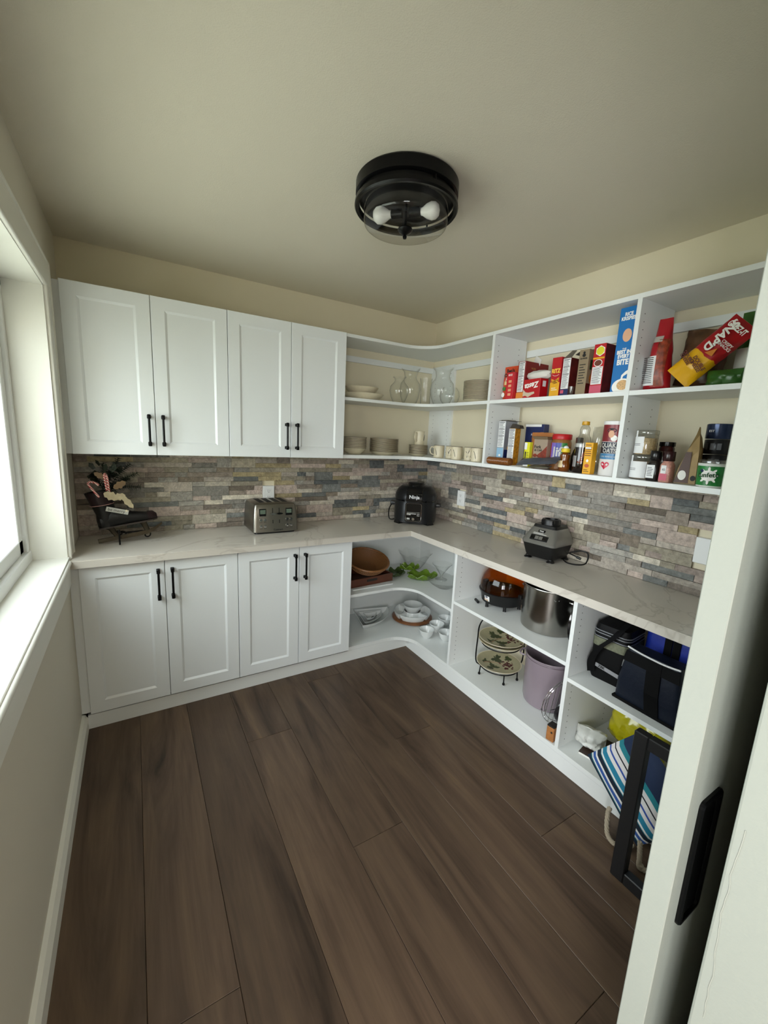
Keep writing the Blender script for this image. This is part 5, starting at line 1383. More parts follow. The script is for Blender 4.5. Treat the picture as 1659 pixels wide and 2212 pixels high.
bm = NB(); lathe(bm, [(0.0305, 0.15), (0.031, 0.152), (0.031, 0.168), (0.001, 0.17)], 24); obj('lid', bm, M_cap, t, True)
t = thing('paper_bag', 'brown folded kraft bag standing upright with a torn pointed top', 'bag', (-0.17, -2.030, ZB), RY + 0.25)
bm = NB()
loft(bm, [[(-0.036, -0.06, 0.001), (0.036, -0.06, 0.001), (0.036, 0.06, 0.001), (-0.036, 0.06, 0.001)], [(-0.03, -0.058, 0.06), (0.034, -0.058, 0.06), (0.034, 0.058, 0.06), (-0.03, 0.058, 0.06)], [(-0.006, -0.056, 0.14), (0.03, -0.05, 0.14), (0.03, 0.05, 0.14), (-0.006, 0.056, 0.14)], [(0.012, -0.05, 0.2), (0.022, -0.04, 0.2), (0.022, 0.03, 0.19), (0.012, 0.04, 0.18)], [(0.016, -0.035, 0.232), (0.019, -0.03, 0.23), (0.019, 0.0, 0.205), (0.016, 0.01, 0.2)]])
obj('bag', bm, mat('kraft_paper', 'A58A5C', 0.55, var=0.12, vscale=25), t)
bm = NB(); loft(bm, [[(-0.0365, -0.0612, 0.004), (0.012, -0.0612, 0.004), (0.012, -0.06, 0.004), (-0.0365, -0.06, 0.004)], [(-0.0105, -0.0577, 0.13), (0.008, -0.0575, 0.13), (0.008, -0.0565, 0.13), (-0.0105, -0.0567, 0.13)]]); obj('printed_panel', bm, mat('choc_print', '4A2A1C', 0.4), t)
disc(t, M_inkw, -0.012, 0.035, 0.014, 0.02, -0.0614); disc(t, M_ink, 0.026, 0.025, 0.009, 0.011, -0.0606)
# tins
tin = None
for k in range(4):
    z = ZB + 0.0005 + (3 - k) * 0.0625
    lab = 'round black tin, %s of the stack of tins' % ordl(k, 4) if k else 'round black tin with shiny blue lid on top of the tin stack'
    if tin is None:
        tin = thing('tin', lab, 'tin', (-0.088, -2.085, z), RY, 'stacked black tins')
        bm = NB(); lathe(bm, [(0.001, 0), (0.047, 0), (0.048, 0.002), (0.048, 0.058), (0.046, 0.06), (0.001, 0.061)], 32); obj('can', bm, mat('tin_blue', '26324E', 0.2, 0.5), tin, True)
        text(tin, 'EST', 0.012, M_inkw, -0.012, 0.03, -0.049)
        first = tin
    else:
        o = thing('tin', lab, 'tin', (-0.088, -2.085, z), RY, 'stacked black tins')
        if k == 1:
            bm = NB(); lathe(bm, [(0.001, 0), (0.0455, 0), (0.047, 0.002), (0.047, 0.058), (0.0455, 0.06), (0.001, 0.0615)], 32); can = obj('can', bm, mat('tin_black', '14151A', 0.3, 0.3), o, True)
        else:
            c2 = can.copy(); C.objects.link(c2); c2.parent = o
        for j in range(3):
            band(o, 0.0476, -0.7 + j * 0.5, -0.4 + j * 0.5, 0.018, 0.044, mat('tin_print', '55565C', 0.5), 'printed_panel', 4)
t = jar('frosting_tub', 'green and white frosting tub with snowflake and lid', -0.242, -2.138, ZB + 0.0005, 'tub')
R = 0.046
bm = NB(); lathe(bm, [(0.001, 0), (R - 0.004, 0), (R - 0.003, 0.002), (R, 0.086), (R + 0.001, 0.09), (0.001, 0.09)], 36); obj('tub', bm, mat('tub_white', 'DDE0DA', 0.35), t, True)
bm = NB(); lathe(bm, [(R - 0.004, 0.0905), (R - 0.003, 0.1), (R - 0.005, 0.104), (0.001, 0.104)], 36); obj('lid', bm, M_plast, t, True)
bm = NB(); loft(bm, [[((R - 0.0022) * math.sin(a), -(R - 0.0022) * math.cos(a), 0.006) for a in [-1.6 + 0.2 * j for j in range(17)]], [((R + 0.0004) * math.sin(a), -(R + 0.0004) * math.cos(a), 0.08) for a in [-1.6 + 0.2 * j for j in range(17)]]], (False, False), False); obj('label_band', bm, mat('tub_green', '1F7A35', 0.35, var=0.3, vscale=60), t, True)
RR = R + 0.0012
for k in range(8):
    a = k * PI / 4
    u = Vector((math.cos(a), math.sin(a))); v = Vector((-u.y, u.x))
    P = [u * 0.006 + v * 0.005, u * 0.03 + v * 0.0035, u * 0.034, u * 0.03 - v * 0.0035, u * 0.006 - v * 0.005]
    wrapped_disc(t, M_inkw, 0.18, 0.044, 0, 0, RR, [(p.x, p.y) for p in P] , 'printed_snowflake')
wrapped_disc(t, M_inkw, 0.18, 0.044, 0.026, 0.02, RR)
wrap_cyl(text(t, 'funfetti', 0.024, mat('print_leaf', '17602A', 0.5), 0.008, 0.046, -R - 0.002, bold=0.02, rot=0.05), RR + 0.0006); wrapped_disc(t, c_navy, -0.32, 0.062, 0.006, 0.006, RR + 0.0005)
t = pack('tea_box', 'orange and brown printed box behind the tins by the sliding door', 'box', -0.055, -2.138, -2.215, ZB, 0.235, 0.05, mat('print_orange_brown', 'A8662A', 0.5, var=0.5, vscale=30))
# ================================================================== LOWER CORNER SHELF
ZC, Z0 = 0.488, 0.104
M_wick = bpy.data.materials.new('wicker'); M_wick.use_nodes = True
nt = M_wick.node_tree; b = nt.nodes['Principled BSDF']; b.inputs['Roughness'].default_value = 0.5
tc = nt.nodes.new('ShaderNodeTexCoord'); wv = nt.nodes.new('ShaderNodeTexWave'); wv.inputs['Scale'].default_value = 60; wv.inputs['Distortion'].default_value = 2.0
nt.links.new(tc.outputs['Object'], wv.inputs['Vector']); rp = nt.nodes.new('ShaderNodeValToRGB')
rp.color_ramp.elements[0].color = (*lin('4E2F18'), 1); rp.color_ramp.elements[1].color = (*lin('9A6A3C'), 1)
nt.links.new(wv.outputs[0], rp.inputs[0]); nt.links.new(rp.outputs[0], b.inputs['Base Color'])
M_tray = mat('dark_red_wood', '5A2F1C', 0.35, var=0.2, vscale=14)
t = thing('platter', 'thin white platter lying under the wooden tray', 'platter', (-0.735, -0.27, ZC + 0.0005))
bm = NB(); box(bm, (-0.165, -0.16, 0.0), (0.168, 0.10, 0.008), r=0.003, seg=2); obj('platter', bm, M_porc, t)
t = thing('wooden_tray', 'dark red-brown wooden tray with cut handles under the basket', 'tray', (-0.735, -0.265, ZC + 0.0095), math.radians(4))
W2, D2, H2 = 0.185, 0.125, 0.058
bm = NB()
box(bm, (-W2, -D2, 0), (W2, D2, 0.008)); obj('tray_floor', bm, M_tray, t)
for (a, b_) in (((-W2, -D2, 0.008), (W2, -D2 + 0.011, H2)), ((-W2, D2 - 0.011, 0.008), (W2, D2, H2)), ((-W2, -D2 + 0.0115, 0.008), (-W2 + 0.011, D2 - 0.0115, H2)), ((W2 - 0.011, -D2 + 0.0115, 0.008), (W2, D2 - 0.0115, H2))):
    bm = NB(); box(bm, a, b_, r=0.0015); obj('side', bm, M_tray, t)
bm = NB(); box(bm, (-0.045, -D2 - 0.0006, 0.026), (0.045, -D2 + 0.001, 0.044), r=0.0004); obj('handle_slot', bm, M_dark, t)
t = thing('basket', 'round woven brown basket tilted up on the wooden tray', 'basket', (-0.700, -0.268, ZC + 0.069), 0)
t.rotation_euler = (math.radians(16), math.radians(-6), 0.35)
RB = 0.158
MB = Matrix.Translation((0, 0.02, 0.07))
rows = 16
for k in range(rows):
    u = k / (rows - 1)
    r = RB * (0.50 + 0.5 * u ** 0.8); z = -0.05 + 0.07 * u ** 1.8
    n = 64
    bm = NB(); tube(bm, [(r * math.cos(2 * PI * i / n), r * math.sin(2 * PI * i / n), z + 0.0022 * (1 if (i + k) % 2 else -1)) for i in range(n)], 0.0034, 5, True, M=MB); obj('strand', bm, M_wick, t, True)
bm = NB(); n = 40
tube(bm, [(RB * 1.01 * math.cos(2 * PI * i / n), RB * 1.01 * math.sin(2 * PI * i / n), 0.024 + 0.001 * (i % 2)) for i in range(n)], 0.0085, 8, True, M=MB); obj('rim', bm, mat('rattan', '8A5C34', 0.4, var=0.25, vscale=60), t, True)
bm = NB(); lathe(bm, [(0.001, -0.054), (RB * 0.5, -0.053), (RB * 0.62, -0.045), (RB * 0.8, -0.02), (RB * 0.985, 0.018), (RB * 0.965, 0.02), (RB * 0.77, -0.018), (RB * 0.59, -0.041), (RB * 0.48, -0.049), (0.001, -0.050)], 48, M=MB); obj('weave', bm, M_wick, t, True)
# leaf dishes
def leafdish(label, x, y, z, ln, wd, h, rz, m, seed):
    bm = NB(); q = random.Random(seed)
    n = 40
    def ring(s, zz):
        out = []
        for i in range(n):
            a = 2 * PI * i / n
            lobes = 1 + 0.10 * math.cos(5 * a + 0.4) + 0.02 * math.cos(13 * a)
            out.append((ln * s * lobes * math.cos(a), wd * s * lobes * math.sin(a), zz + (0.014 * math.sin(7 * a) * s ** 3 if s > 0.6 else 0)))
        return out
    loft(bm, [ring(0.03, 0.003), ring(0.45, 0.0), ring(0.75, h * 0.35), ring(0.93, h * 0.75), ring(1.0, h), ring(0.985, h + 0.0035), ring(0.9, h * 0.8), ring(0.7, h * 0.42 + 0.004), ring(0.4, 0.006), ring(0.03, 0.0075)], (True, True))
    for f in bm.faces:
        c = f.calc_center_median()
    rim = [f for f in bm.faces if f.calc_center_median().z > h - 0.004 and max(v.co.z for v in f.verts) - min(v.co.z for v in f.verts) < 0.02]
    o = obj('leaf_dish', bm, m, None, True, loc=(x, y, z), rot=(0, 0, rz))
    return tag(o, label, 'dish')
M_leafg = mat('leaf_green_glaze', '5E7A22', 0.25, var=0.25, vscale=35)
M_leafd = mat('leaf_dark_glaze', '3E5420', 0.3, var=0.3, vscale=35)
leafdish('dark green leaf-shaped dish, the one next to the wooden tray', -0.440, -0.262, ZC + 0.0006, 0.088, 0.068, 0.03, 0.6, M_leafd, 1)
leafdish('bright green scalloped leaf dish in front of the glass bowl', -0.306, -0.420, ZC + 0.0006, 0.115, 0.078, 0.042, -0.4, M_leafg, 2)
leafdish('small green leaf bowl resting on the two leaf dishes', -0.366, -0.330, ZC + 0.060, 0.075, 0.048, 0.03, -0.5, M_leafg, 3)
# clear glass bowl with wavy rim, compote and plates
vase('glass_bowl', 'large clear glass bowl with wavy flared rim behind the leaf dishes', -0.192, -0.165, [(0.001, 0), (0.052, 0), (0.056, 0.004), (0.085, 0.045), (0.108, 0.09), (0.122, 0.118), (0.138, 0.132)], 56, 'bowl', wave=lambda a, k: (0.009 * math.cos(8 * a) * max(0, k - 0.55) * 2.2, 0.010 * math.cos(8 * a) * max(0, k - 0.6) * 2.5), z=ZC)
vase('glass_compote', 'clear fluted glass compote on a stem next to the divider', -0.165, -0.488, [(0.001, 0), (0.045, 0), (0.047, 0.002), (0.03, 0.007), (0.009, 0.014), (0.007, 0.03), (0.013, 0.045), (0.055, 0.105), (0.078, 0.128)], 48, 'dish', wave=lambda a, k: (0.002 * math.cos(20 * a) if k > 0.7 else 0, 0), z=ZC)
vase('glass_bowl', 'wide low clear glass bowl on the shelf edge, left of the divider', -0.255, -0.632, [(0.001, 0), (0.05, 0), (0.056, 0.004), (0.1, 0.032), (0.122, 0.055), (0.126, 0.057)], 48, 'bowl', wave=ruf(8, 0.004), z=ZC)
vase('glass_plate', 'clear scalloped glass plate close to the divider', -0.235, -0.868, [(0.001, 0), (0.06, 0), (0.064, 0.002), (0.084, 0.010), (0.096, 0.016)], 60, 'plate', wave=lambda a, k: (0.004 * math.cos(14 * a) * k, 0.002 * math.cos(14 * a) * k), z=ZC)
# ------------------------------------------------------------------ bottom corner shelf
t = thing('lazy_susan', 'round wooden turntable under the white sectioned server', 'turntable', (-0.272, -0.285, Z0 + 0.0005))
bm = NB(); lathe(bm, [(0.001, 0), (0.1, 0), (0.1, 0.007)], 40); obj('base', bm, M_tray, t)
bm = NB(); lathe(bm, [(0.001, 0.0075), (0.160, 0.0075), (0.164, 0.010), (0.164, 0.019), (0.160, 0.022), (0.001, 0.022)], 56); obj('top', bm, mat('bamboo_brown', '7A4A26', 0.35, var=0.15, vscale=20), t, True)
def section(a0, a1, r0, r1, h, z):
    """one curved dish of the sectioned server"""
    bm = NB(); n = 10
    def ring(i, zz):
        aa0, aa1 = a0 + i / r1, a1 - i / r1
        inner = [((r0 + i) * math.cos(aa0 + (aa1 - aa0) * k / n), (r0 + i) * math.sin(aa0 + (aa1 - aa0) * k / n), zz) for k in range(n + 1)]
        outer = [((r1 - i) * math.cos(aa1 - (aa1 - aa0) * k / n), (r1 - i) * math.sin(aa1 - (aa1 - aa0) * k / n), zz) for k in range(n + 1)]
        return inner + outer
    loft(bm, [ring(0.018, 0.0), ring(0.004, h * 0.6), ring(0.0, h), ring(0.004, h + 0.001), ring(0.008, h * 0.6), ring(0.021, 0.005)])
    return bm
for k, w in enumerate(('facing the room', 'towards the back wall', 'towards the right wall', 'towards the cabinets')):
    a = math.radians(-122) + k * PI / 2
    a0 = [math.radians(-122), math.radians(58), math.radians(-32), math.radians(148)][k]
    o = obj('serving_section', section(a0 - PI / 4 + 0.03, a0 + PI / 4 - 0.03, 0.066, 0.152, 0.046, 0), M_porc, None, True, loc=(-0.272, -0.285, Z0 + 0.0230)); tag(o, 'curved white porcelain section of the round server, %s' % w, 'dish', 'white sections of the round server')
bm = NB(); lathe(bm, [(0.001, 0.0), (0.044, 0.0), (0.046, 0.003), (0.05, 0.045), (0.06, 0.058), (0.078, 0.085), (0.081, 0.098), (0.078, 0.099), (0.07, 0.082), (0.04, 0.064), (0.001, 0.06)], 40)
tag(obj('porcelain_bowl', bm, M_porc, None, True, loc=(-0.272, -0.285, Z0 + 0.0230)), 'raised white porcelain bowl in the centre of the round server', 'bowl')
sb = None
for x, y, w in ((-0.365, -0.605, 'in front of the wooden turntable'), (-0.262, -0.705, 'at the front beside the divider'), (-0.232, -0.558, 'behind the two front ones'), (-0.105, -0.505, 'against the right wall behind the others'), (-0.118, -0.660, 'deepest beside the divider')):
    if sb is None:
        bm = NB(); lathe(bm, [(0.001, 0.0), (0.028, 0.0), (0.031, 0.003), (0.047, 0.03), (0.058, 0.064), (0.0555, 0.065), (0.044, 0.03), (0.027, 0.007), (0.001, 0.006)], 36)
        o = sb = obj('small_bowl', bm, M_porc, None, True)
    else:
        o = sb.copy(); C.objects.link(o)
    o.location = (x, y, Z0 + 0.0006); tag(o, 'small white porcelain bowl, %s' % w, 'bowl', 'small white bowls by the round server')
def wedge(R, th, h, lift):
    bm = NB(); n = 14
    def ring(i, zz, rr):
        p = [(0 + i * 1.4, 0 + i * 1.4, zz)]
        return [(i * 1.2, i * 1.2, zz)] + [((rr) * math.cos(PI / 2 * k / n) * (1 if k < n else 1) + (i * 1.2 if k == n else 0), (rr) * math.sin(PI / 2 * k / n) + (i * 1.2 if k == 0 else 0), zz) for k in range(n + 1)]
    loft(bm, [ring(0.02, 0.0, R * 0.84), ring(0.004, h * 0.7, R * 0.97), ring(0.0, h, R), ring(0.004, h + 0.001, R * 0.985), ring(0.012, h * 0.5, R * 0.93), ring(0.024, 0.006, R * 0.82)])
    return bm
tag(obj('wedge_dish', wedge(0.30, 0, 0.05, 0), M_porc, None, True, loc=(-0.69, -0.035, Z0 + 0.0006), rot=(0, 0, math.radians(-103))), 'large white wedge-shaped porcelain dish beside the cabinet end', 'dish')
wz = math.radians(-103)
for k_, (R_, h_, off, lf, lab) in enumerate(((0.195, 0.035, 0.034, 0.0075, 'smaller white wedge dish nested in the large wedge dish'), (0.11, 0.03, 0.068, 0.0145, 'smallest white wedge dish on top of the nested wedges'))):
    dx_, dy_ = off * (math.cos(wz) - math.sin(wz)), off * (math.sin(wz) + math.cos(wz))
    tag(obj('wedge_dish', wedge(R_, 0, h_, 0), M_porc, None, True, loc=(-0.69 + dx_, -0.035 + dy_, Z0 + lf), rot=(0, 0, wz)), lab, 'dish')

# ================================================================== BASE SHELF BAY 1
ZP = 0.552
# popcorn popper with amber dome
t = thing('popcorn_popper', 'black electric popcorn popper with amber see-through dome', 'popper', (-0.222, -1.155, ZP + 0.0005), RY)
bm = NB(); lathe(bm, [(0.001, 0.026), (0.118, 0.026), (0.124, 0.03), (0.132, 0.075), (0.142, 0.092), (0.144, 0.1), (0.136, 0.102), (0.12, 0.085), (0.001, 0.08)], 48); obj('base', bm, M_blackp, t, True)
for k in range(6):
    a = 0.4 + k * PI / 3
    bm = NB(); lathe(bm, [(0.011, 0.0), (0.0095, 0.004), (0.0095, 0.034)], 10, Matrix.Translation((0.112 * math.cos(a), 0.112 * math.sin(a), 0)), (True, True)); obj('foot', bm, M_blackp, t)
bm = NB(); lathe(bm, [(0.137, 0.102), (0.138, 0.125), (0.134, 0.155), (0.122, 0.19), (0.1, 0.222), (0.07, 0.246), (0.035, 0.26), (0.001, 0.264)], 48); obj('dome', bm, M_amber, t, 'all')
for s in (-1, 1):
    bm = NB(); box(bm, (s * 0.148 - 0.012, -0.02, 0.09), (s * 0.148 + 0.012, 0.02, 0.118), r=0.004); obj('handle', bm, M_blackp, t)
bm = NB(); loft(bm, [[(0.1325 * math.sin(a), -0.1325 * math.cos(a) - (z - 0.075) * 0.16, z) for a in (-0.16, -0.06, 0.04, 0.14)] for z in (0.045, 0.082)], (False, False), False); st_ = obj('label_panel', bm, M_paper, t)
wrap_cyl(text(t, 'Stir', 0.016, c_navy, -0.002, 0.071, -0.135, bold=0.02), 0.1335); wrap_cyl(text(t, 'Crazy', 0.013, c_yel, 0.0, 0.055, -0.135, bold=0.02), 0.1362)
bm = NB(); tube(bm, [(-0.07, -0.13, 0.01), (-0.11, -0.115, 0.012)], 0.009, 8); obj('cord_plug', bm, M_blackp, t, True)
# stainless stock pot
t = thing('stock_pot', 'tall stainless steel stock pot between the popper and skillet', 'pot', (-0.215, -1.492, ZP + 0.0005), RY)
bm = NB(); lathe(bm, [(0.001, 0.0), (0.135, 0.0), (0.143, 0.006), (0.145, 0.02), (0.145, 0.24), (0.15, 0.246), (0.149, 0.249), (0.1425, 0.245), (0.1425, 0.02), (0.001, 0.006)], 64); obj('pot', bm, mat('pot_steel', 'A5A29C', 0.2, 1.0, aniso=0.7), t, True)
for s in (-1, 1):
    bm = NB(); tube(bm, spline([(s * 0.144, -0.04, 0.2), (s * 0.165, -0.036, 0.2), (s * 0.17, 0, 0.2), (s * 0.165, 0.036, 0.2), (s * 0.144, 0.04, 0.2)], 5), 0.005, 8); obj('handle', bm, M_chrome, t, True)
for x in (0.098, 0.116):
    bm = NB(); cyl(bm, 0.005, 0.004, 0, 0.004, 10, Matrix.Translation((0.145 * math.sin(x * 8), -0.145 * math.cos(x * 8), 0.205)) @ Matrix.Rotation(x * 8, 4, 'Z') @ Matrix.Rotation(PI / 2, 4, 'X')); obj('rivet', bm, M_chrome, t, True)
# skillet on edge between pot and divider
t = thing('skillet', 'black skillet standing on edge between steel pot and divider', 'pan', (-0.262, -1.784, ZP + 0.1485))
bm = NB(); lathe(bm, [(0.001, 0.0), (0.115, 0.0), (0.122, 0.004), (0.146, 0.045), (0.143, 0.046), (0.119, 0.007), (0.001, 0.005)], 48, Matrix.Rotation(PI / 2, 4, 'X') @ Matrix.Rotation(PI, 4, 'X')); obj('pan', bm, M_blackg, t, True)
# ------------------------------------------------------------------ bottom shelf
# two tier plate stand
GX, GY = -0.245, -1.205
t = thing('plate_stand', 'black wire two-tier stand holding grape-patterned plates', 'stand', (GX, GY, Z0 + 0.0005))
RP = 0.139
for z in (0.062, 0.212):
    bm = NB(); tube(bm, [(0.118 * math.cos(2 * PI * i / 40), 0.118 * math.sin(2 * PI * i / 40), z) for i in range(40)], 0.0035, 6, True); obj('ring', bm, M_black, t, True)
for k, a in enumerate((math.radians(-120), math.radians(-30) - 0.6, math.radians(35), math.radians(155))):
    if k in (0, 1, 2, 3):
        bm = NB(); tube(bm, [(0.118 * math.cos(a), 0.118 * math.sin(a), 0.062), (0.122 * math.cos(a), 0.122 * math.sin(a), 0.01)], 0.004, 6); lathe(bm, [(0.001, 0.0), (0.007, 0.003), (0.0085, 0.009), (0.006, 0.016), (0.002, 0.018)], 10, Matrix.Translation((0.122 * math.cos(a), 0.122 * math.sin(a), 0))); obj('foot', bm, M_black, t, True)
for a in (math.radians(152), math.radians(-28)):
    c_, s_ = math.cos(a), math.sin(a)
    bm = NB(); tube(bm, spline([(0.118 * c_, 0.118 * s_, 0.062), (0.150 * c_, 0.150 * s_, 0.1), (0.150 * c_, 0.150 * s_, 0.25), (0.145 * c_, 0.145 * s_, 0.33), (0.11 * c_, 0.11 * s_, 0.385), (0.04 * c_, 0.04 * s_, 0.402), (0.0, 0.0, 0.403)], 6), 0.0042, 8); obj('side_rod', bm, M_black, t, True)
M_gp = mat('plate_sage_cream', 'A8A180', 0.25, var=0.08, vscale=12)
M_vine, M_grape, M_twig = mat('vine_green', '3B4322', 0.4), mat('grape_red', '4E1A1C', 0.35), mat('twig_tan', '9A7A5C', 0.5)
def grape_plate(label, z, seed, full=True):
    t = thing('grape_plate', label, 'plate', (GX, GY, z), math.radians(seed * 40), 'grape-patterned plates on the wire stand')
    bm = NB(); lathe(bm, [(0.001, 0.0), (0.085, 0.0), (0.09, 0.003), (RP - 0.004, 0.017), (RP, 0.020), (RP - 0.001, 0.0225), (RP - 0.006, 0.0215), (0.09, 0.008), (0.001, 0.006)], 48)
    for f in bm.faces:
        if f.calc_center_median().xy.length > RP - 0.006:
            f.material_index = 1
    obj('plate', bm, [M_gp, mat('plate_rim_cream', 'CFC3A8', 0.3)], t, True)
    q = random.Random(seed)
    def hz(x, y):
        r = math.hypot(x, y)
        return 0.0064 if r < 0.09 else 0.0083 + (r - 0.09) * 0.325
    def leaf(cx, cy, L, a):
        bm = NB(); pts = []
        for i in range(24):
            th = 2 * PI * i / 24
            rr = L * (0.72 + 0.2 * math.cos(3 * th) + 0.1 * (1 if i % 2 else -1))
            x, y = cx + rr * math.cos(th + a), cy + rr * math.sin(th + a)
            if math.hypot(x, y) > RP - 0.012:
                s = (RP - 0.012) / math.hypot(x, y); x *= s; y *= s
            pts.append((x, y, hz(x, y) + 0.0008))
        c = bm.verts.new((cx, cy, hz(cx, cy) + 0.0014)); vs = [bm.verts.new(p) for p in pts]
        for i in range(24):
            bm.faces.new((c, vs[i], vs[(i + 1) % 24]))
        obj('painted_leaf', bm, M_vine, t)
    leaf(-0.055, 0.035, 0.05, 0.5); leaf(0.05, 0.02, 0.055, 1.8); leaf(0.075, -0.05, 0.03, 2.4); leaf(0.0, 0.075, 0.035, 0.2)
    bm = NB()
    for k in range(30):
        x, y = q.gauss(-0.005, 0.03), q.gauss(-0.055, 0.02)
        z_ = hz(x, y)
        lathe(bm, [(0.0085, z_ + 0.0009), (0.006, z_ + 0.0018), (0.001, z_ + 0.002)], 9, Matrix.Translation((x, y, 0)))
    o = obj('painted_grapes', bm, M_grape, t, True); o['kind'] = 'stuff'
    bm = NB(); tube(bm, spline([(0, -0.03, hz(0, -.03) + 0.001), (0.005, 0.02, hz(0, .02) + 0.001), (-0.02, 0.09, hz(-.02, .09) + 0.001)], 6), 0.0018, 5); obj('painted_twig', bm, M_twig, t)
    return t
grape_plate('grape-patterned plate on the lower tier of the wire stand', Z0 + 0.0665, 1)
grape_plate('grape-patterned plate lying under another on the upper tier', Z0 + 0.2165, 3)
grape_plate('topmost grape-patterned plate on the wire stand', Z0 + 0.2345, 2)
# lavender enamel pot
t = thing('enamel_pot', 'tall dusty lavender enamel stock pot right of the plate stand', 'pot', (-0.195, -1.527, Z0 + 0.0005), RY + 0.4)
M_lav = mat('lavender_enamel', '8C7F88', 0.3, coat=0.3)
bm = NB(); lathe(bm, [(0.001, 0.0), (0.112, 0.0), (0.122, 0.006), (0.128, 0.03), (0.134, 0.28), (0.14, 0.286), (0.139, 0.291), (0.133, 0.289), (0.131, 0.284), (0.125, 0.03), (0.001, 0.006)], 56); obj('pot', bm, M_lav, t, True)
bm = NB(); tube(bm, [(0.1335 * math.cos(2 * PI * i / 56), 0.1335 * math.sin(2 * PI * i / 56), 0.272) for i in range(56)], 0.0022, 6, True); obj('rim_line', bm, mat('enamel_dark_line', '5A4A52', 0.3), t, True)
for s in (-1, 1):
    bm = NB(); tube(bm, spline([(s * 0.131, -0.036, 0.25), (s * 0.158, -0.034, 0.254), (s * 0.166, 0, 0.254), (s * 0.158, 0.034, 0.254), (s * 0.131, 0.036, 0.25)], 6), 0.0055, 8); obj('handle', bm, M_lav, t, True)
bm = NB(); cyl(bm, 0.006, 0.004, 0, 0.002, 8, Matrix.Translation((0.012, -0.1235, 0.016)) @ Matrix.Rotation(PI / 2, 4, 'X')); obj('enamel_chip', bm, M_ink, t)
# dark dish and chrome rack standing by the divider
def lean_disc_matrix(c, n):
    n = Vector(n).normalized()
    return Matrix.Translation(c) @ n.to_track_quat('Z', 'Y').to_matrix().to_4x4()
t = thing('wire_rack', 'round chrome wire rack leaning against the shelf divider', 'rack', (0, 0, 0))
t.matrix_world = lean_disc_matrix((-0.306, -1.728, 0.258), (0.28, 0.95, 0.14))
RW = 0.148
for rr_, z in ((RW, 0.0), (RW - 0.018, 0.002)):
    bm = NB(); tube(bm, [(rr_ * math.cos(2 * PI * i / 48), rr_ * math.sin(2 * PI * i / 48), z) for i in range(48)], 0.0022, 6, True); obj('rim_wire', bm, M_chrome, t, True)
for k in range(9):
    x = -0.116 + k * 0.029; y = math.sqrt(max(0, RW ** 2 - x * x))
    bm = NB(); tube(bm, [(x, -y, 0.003), (x, y, 0.003)], 0.0016, 6); obj('cross_wire', bm, M_chrome, t, True)
bm = NB(); tube(bm, [(-0.138, -0.03, -0.003), (0.135, -0.04, -0.003)], 0.0018, 6); obj('cross_wire', bm, M_chrome, t, True)
t = thing('roasting_dish', 'dark grey oval dish standing upright behind the chrome rack', 'dish', (0, 0, 0))
t.matrix_world = lean_disc_matrix((-0.30, -1.762, 0.212), (0.28, 0.95, 0.14))
bm = NB(); lathe(bm, [(0.001, 0.0), (0.075, 0.0), (0.09, 0.008), (0.1, 0.02), (0.106, 0.021), (0.106, 0.018), (0.095, 0.004), (0.078, -0.004), (0.001, -0.004)], 40, sx=0.8, sy=0.9, M=Matrix.Rotation(PI / 2, 4, 'Z')); obj('dish', bm, mat('dark_enamel', '211F22', 0.2), t, True)
t = thing('wood_block', 'small orange-brown wooden block with dark top by the divider', 'block', (-0.437, -1.752, Z0 + 0.0005), RY + 0.1)
bm = NB(); box(bm, (-0.02, -0.022, 0.0), (0.02, 0.022, 0.075), r=0.004, seg=2); obj('block', bm, mat('orange_wood', 'A8703E', 0.5, var=0.2, vscale=40), t); bm = NB(); box(bm, (-0.019, -0.021, 0.0752), (0.019, 0.021, 0.083), r=0.001); obj('lid', bm, M_dark, t)
bm = NB(); cyl(bm, 0.005, 0.005, 0, 0.001, 12, Matrix.Translation((0.008, -0.0219, 0.05)) @ Matrix.Rotation(PI / 2, 4, 'X')); obj('hole', bm, M_dark, t)

# ================================================================== BASE SHELF BAY 2
ZQ = 0.484
M_nyl = mat('black_nylon', '070708', 0.6, bump=(90, 0.3, 0.002), spec=0.2); M_navy = mat('navy_nylon', '0D1524', 0.5, bump=(60, 0.35, 0.003), spec=0.3); M_web = mat('black_webbing', '060607', 0.75, spec=0.15)
M_zip = mat('zip_grey', '8C8E92', 0.35, 0.4); M_mesh = mat('olive_mesh', '6E715C', 0.7, var=0.2, vscale=90); M_bluen = mat('blue_nylon', '10298E', 0.45, bump=(40, 0.35, 0.003))
def rbag(w, d, h, r, k=1.0, top=1.0):
    bm = NB()
    loft(bm, [tring(0.0, w * 0.94, -d * 0.94, d * 0.94, r * 0.8, 5), tring(0.012, w, -d, d, r, 5), tring(h * 0.45, w * 1.03, -d * 1.05, d * 1.03, r, 5), tring(h - 0.02, w * top, -d * top, d * top, r, 5), tring(h, w * top * 0.93, -d * top * 0.93, d * top * 0.93, r * 0.8, 5)])
    return bm
t = thing('lunch_cooler', 'black zipped lunch cooler with olive mesh band and shoulder strap', 'bag', (-0.250, -1.903, ZQ + 0.0005), RY + 0.1)
bm = rbag(0.078, 0.092, 0.268, 0.03, top=1.0); obj('bag', bm, M_nyl, t, True)
bm = NB(); loft(bm, [tring(0.165, 0.0822, -0.0985, 0.0962, 0.031, 5), tring(0.205, 0.0812, -0.0967, 0.095, 0.031, 5)], (False, False)); obj('mesh_band', bm, M_mesh, t, True)
for z in (0.21, 0.228, 0.24):
    bm = NB(); tube(bm, tring(z, 0.0806, -0.0957, 0.0945, 0.031, 6), 0.0026, 6, True); obj('zip', bm, M_zip, t, True)
bm = NB()
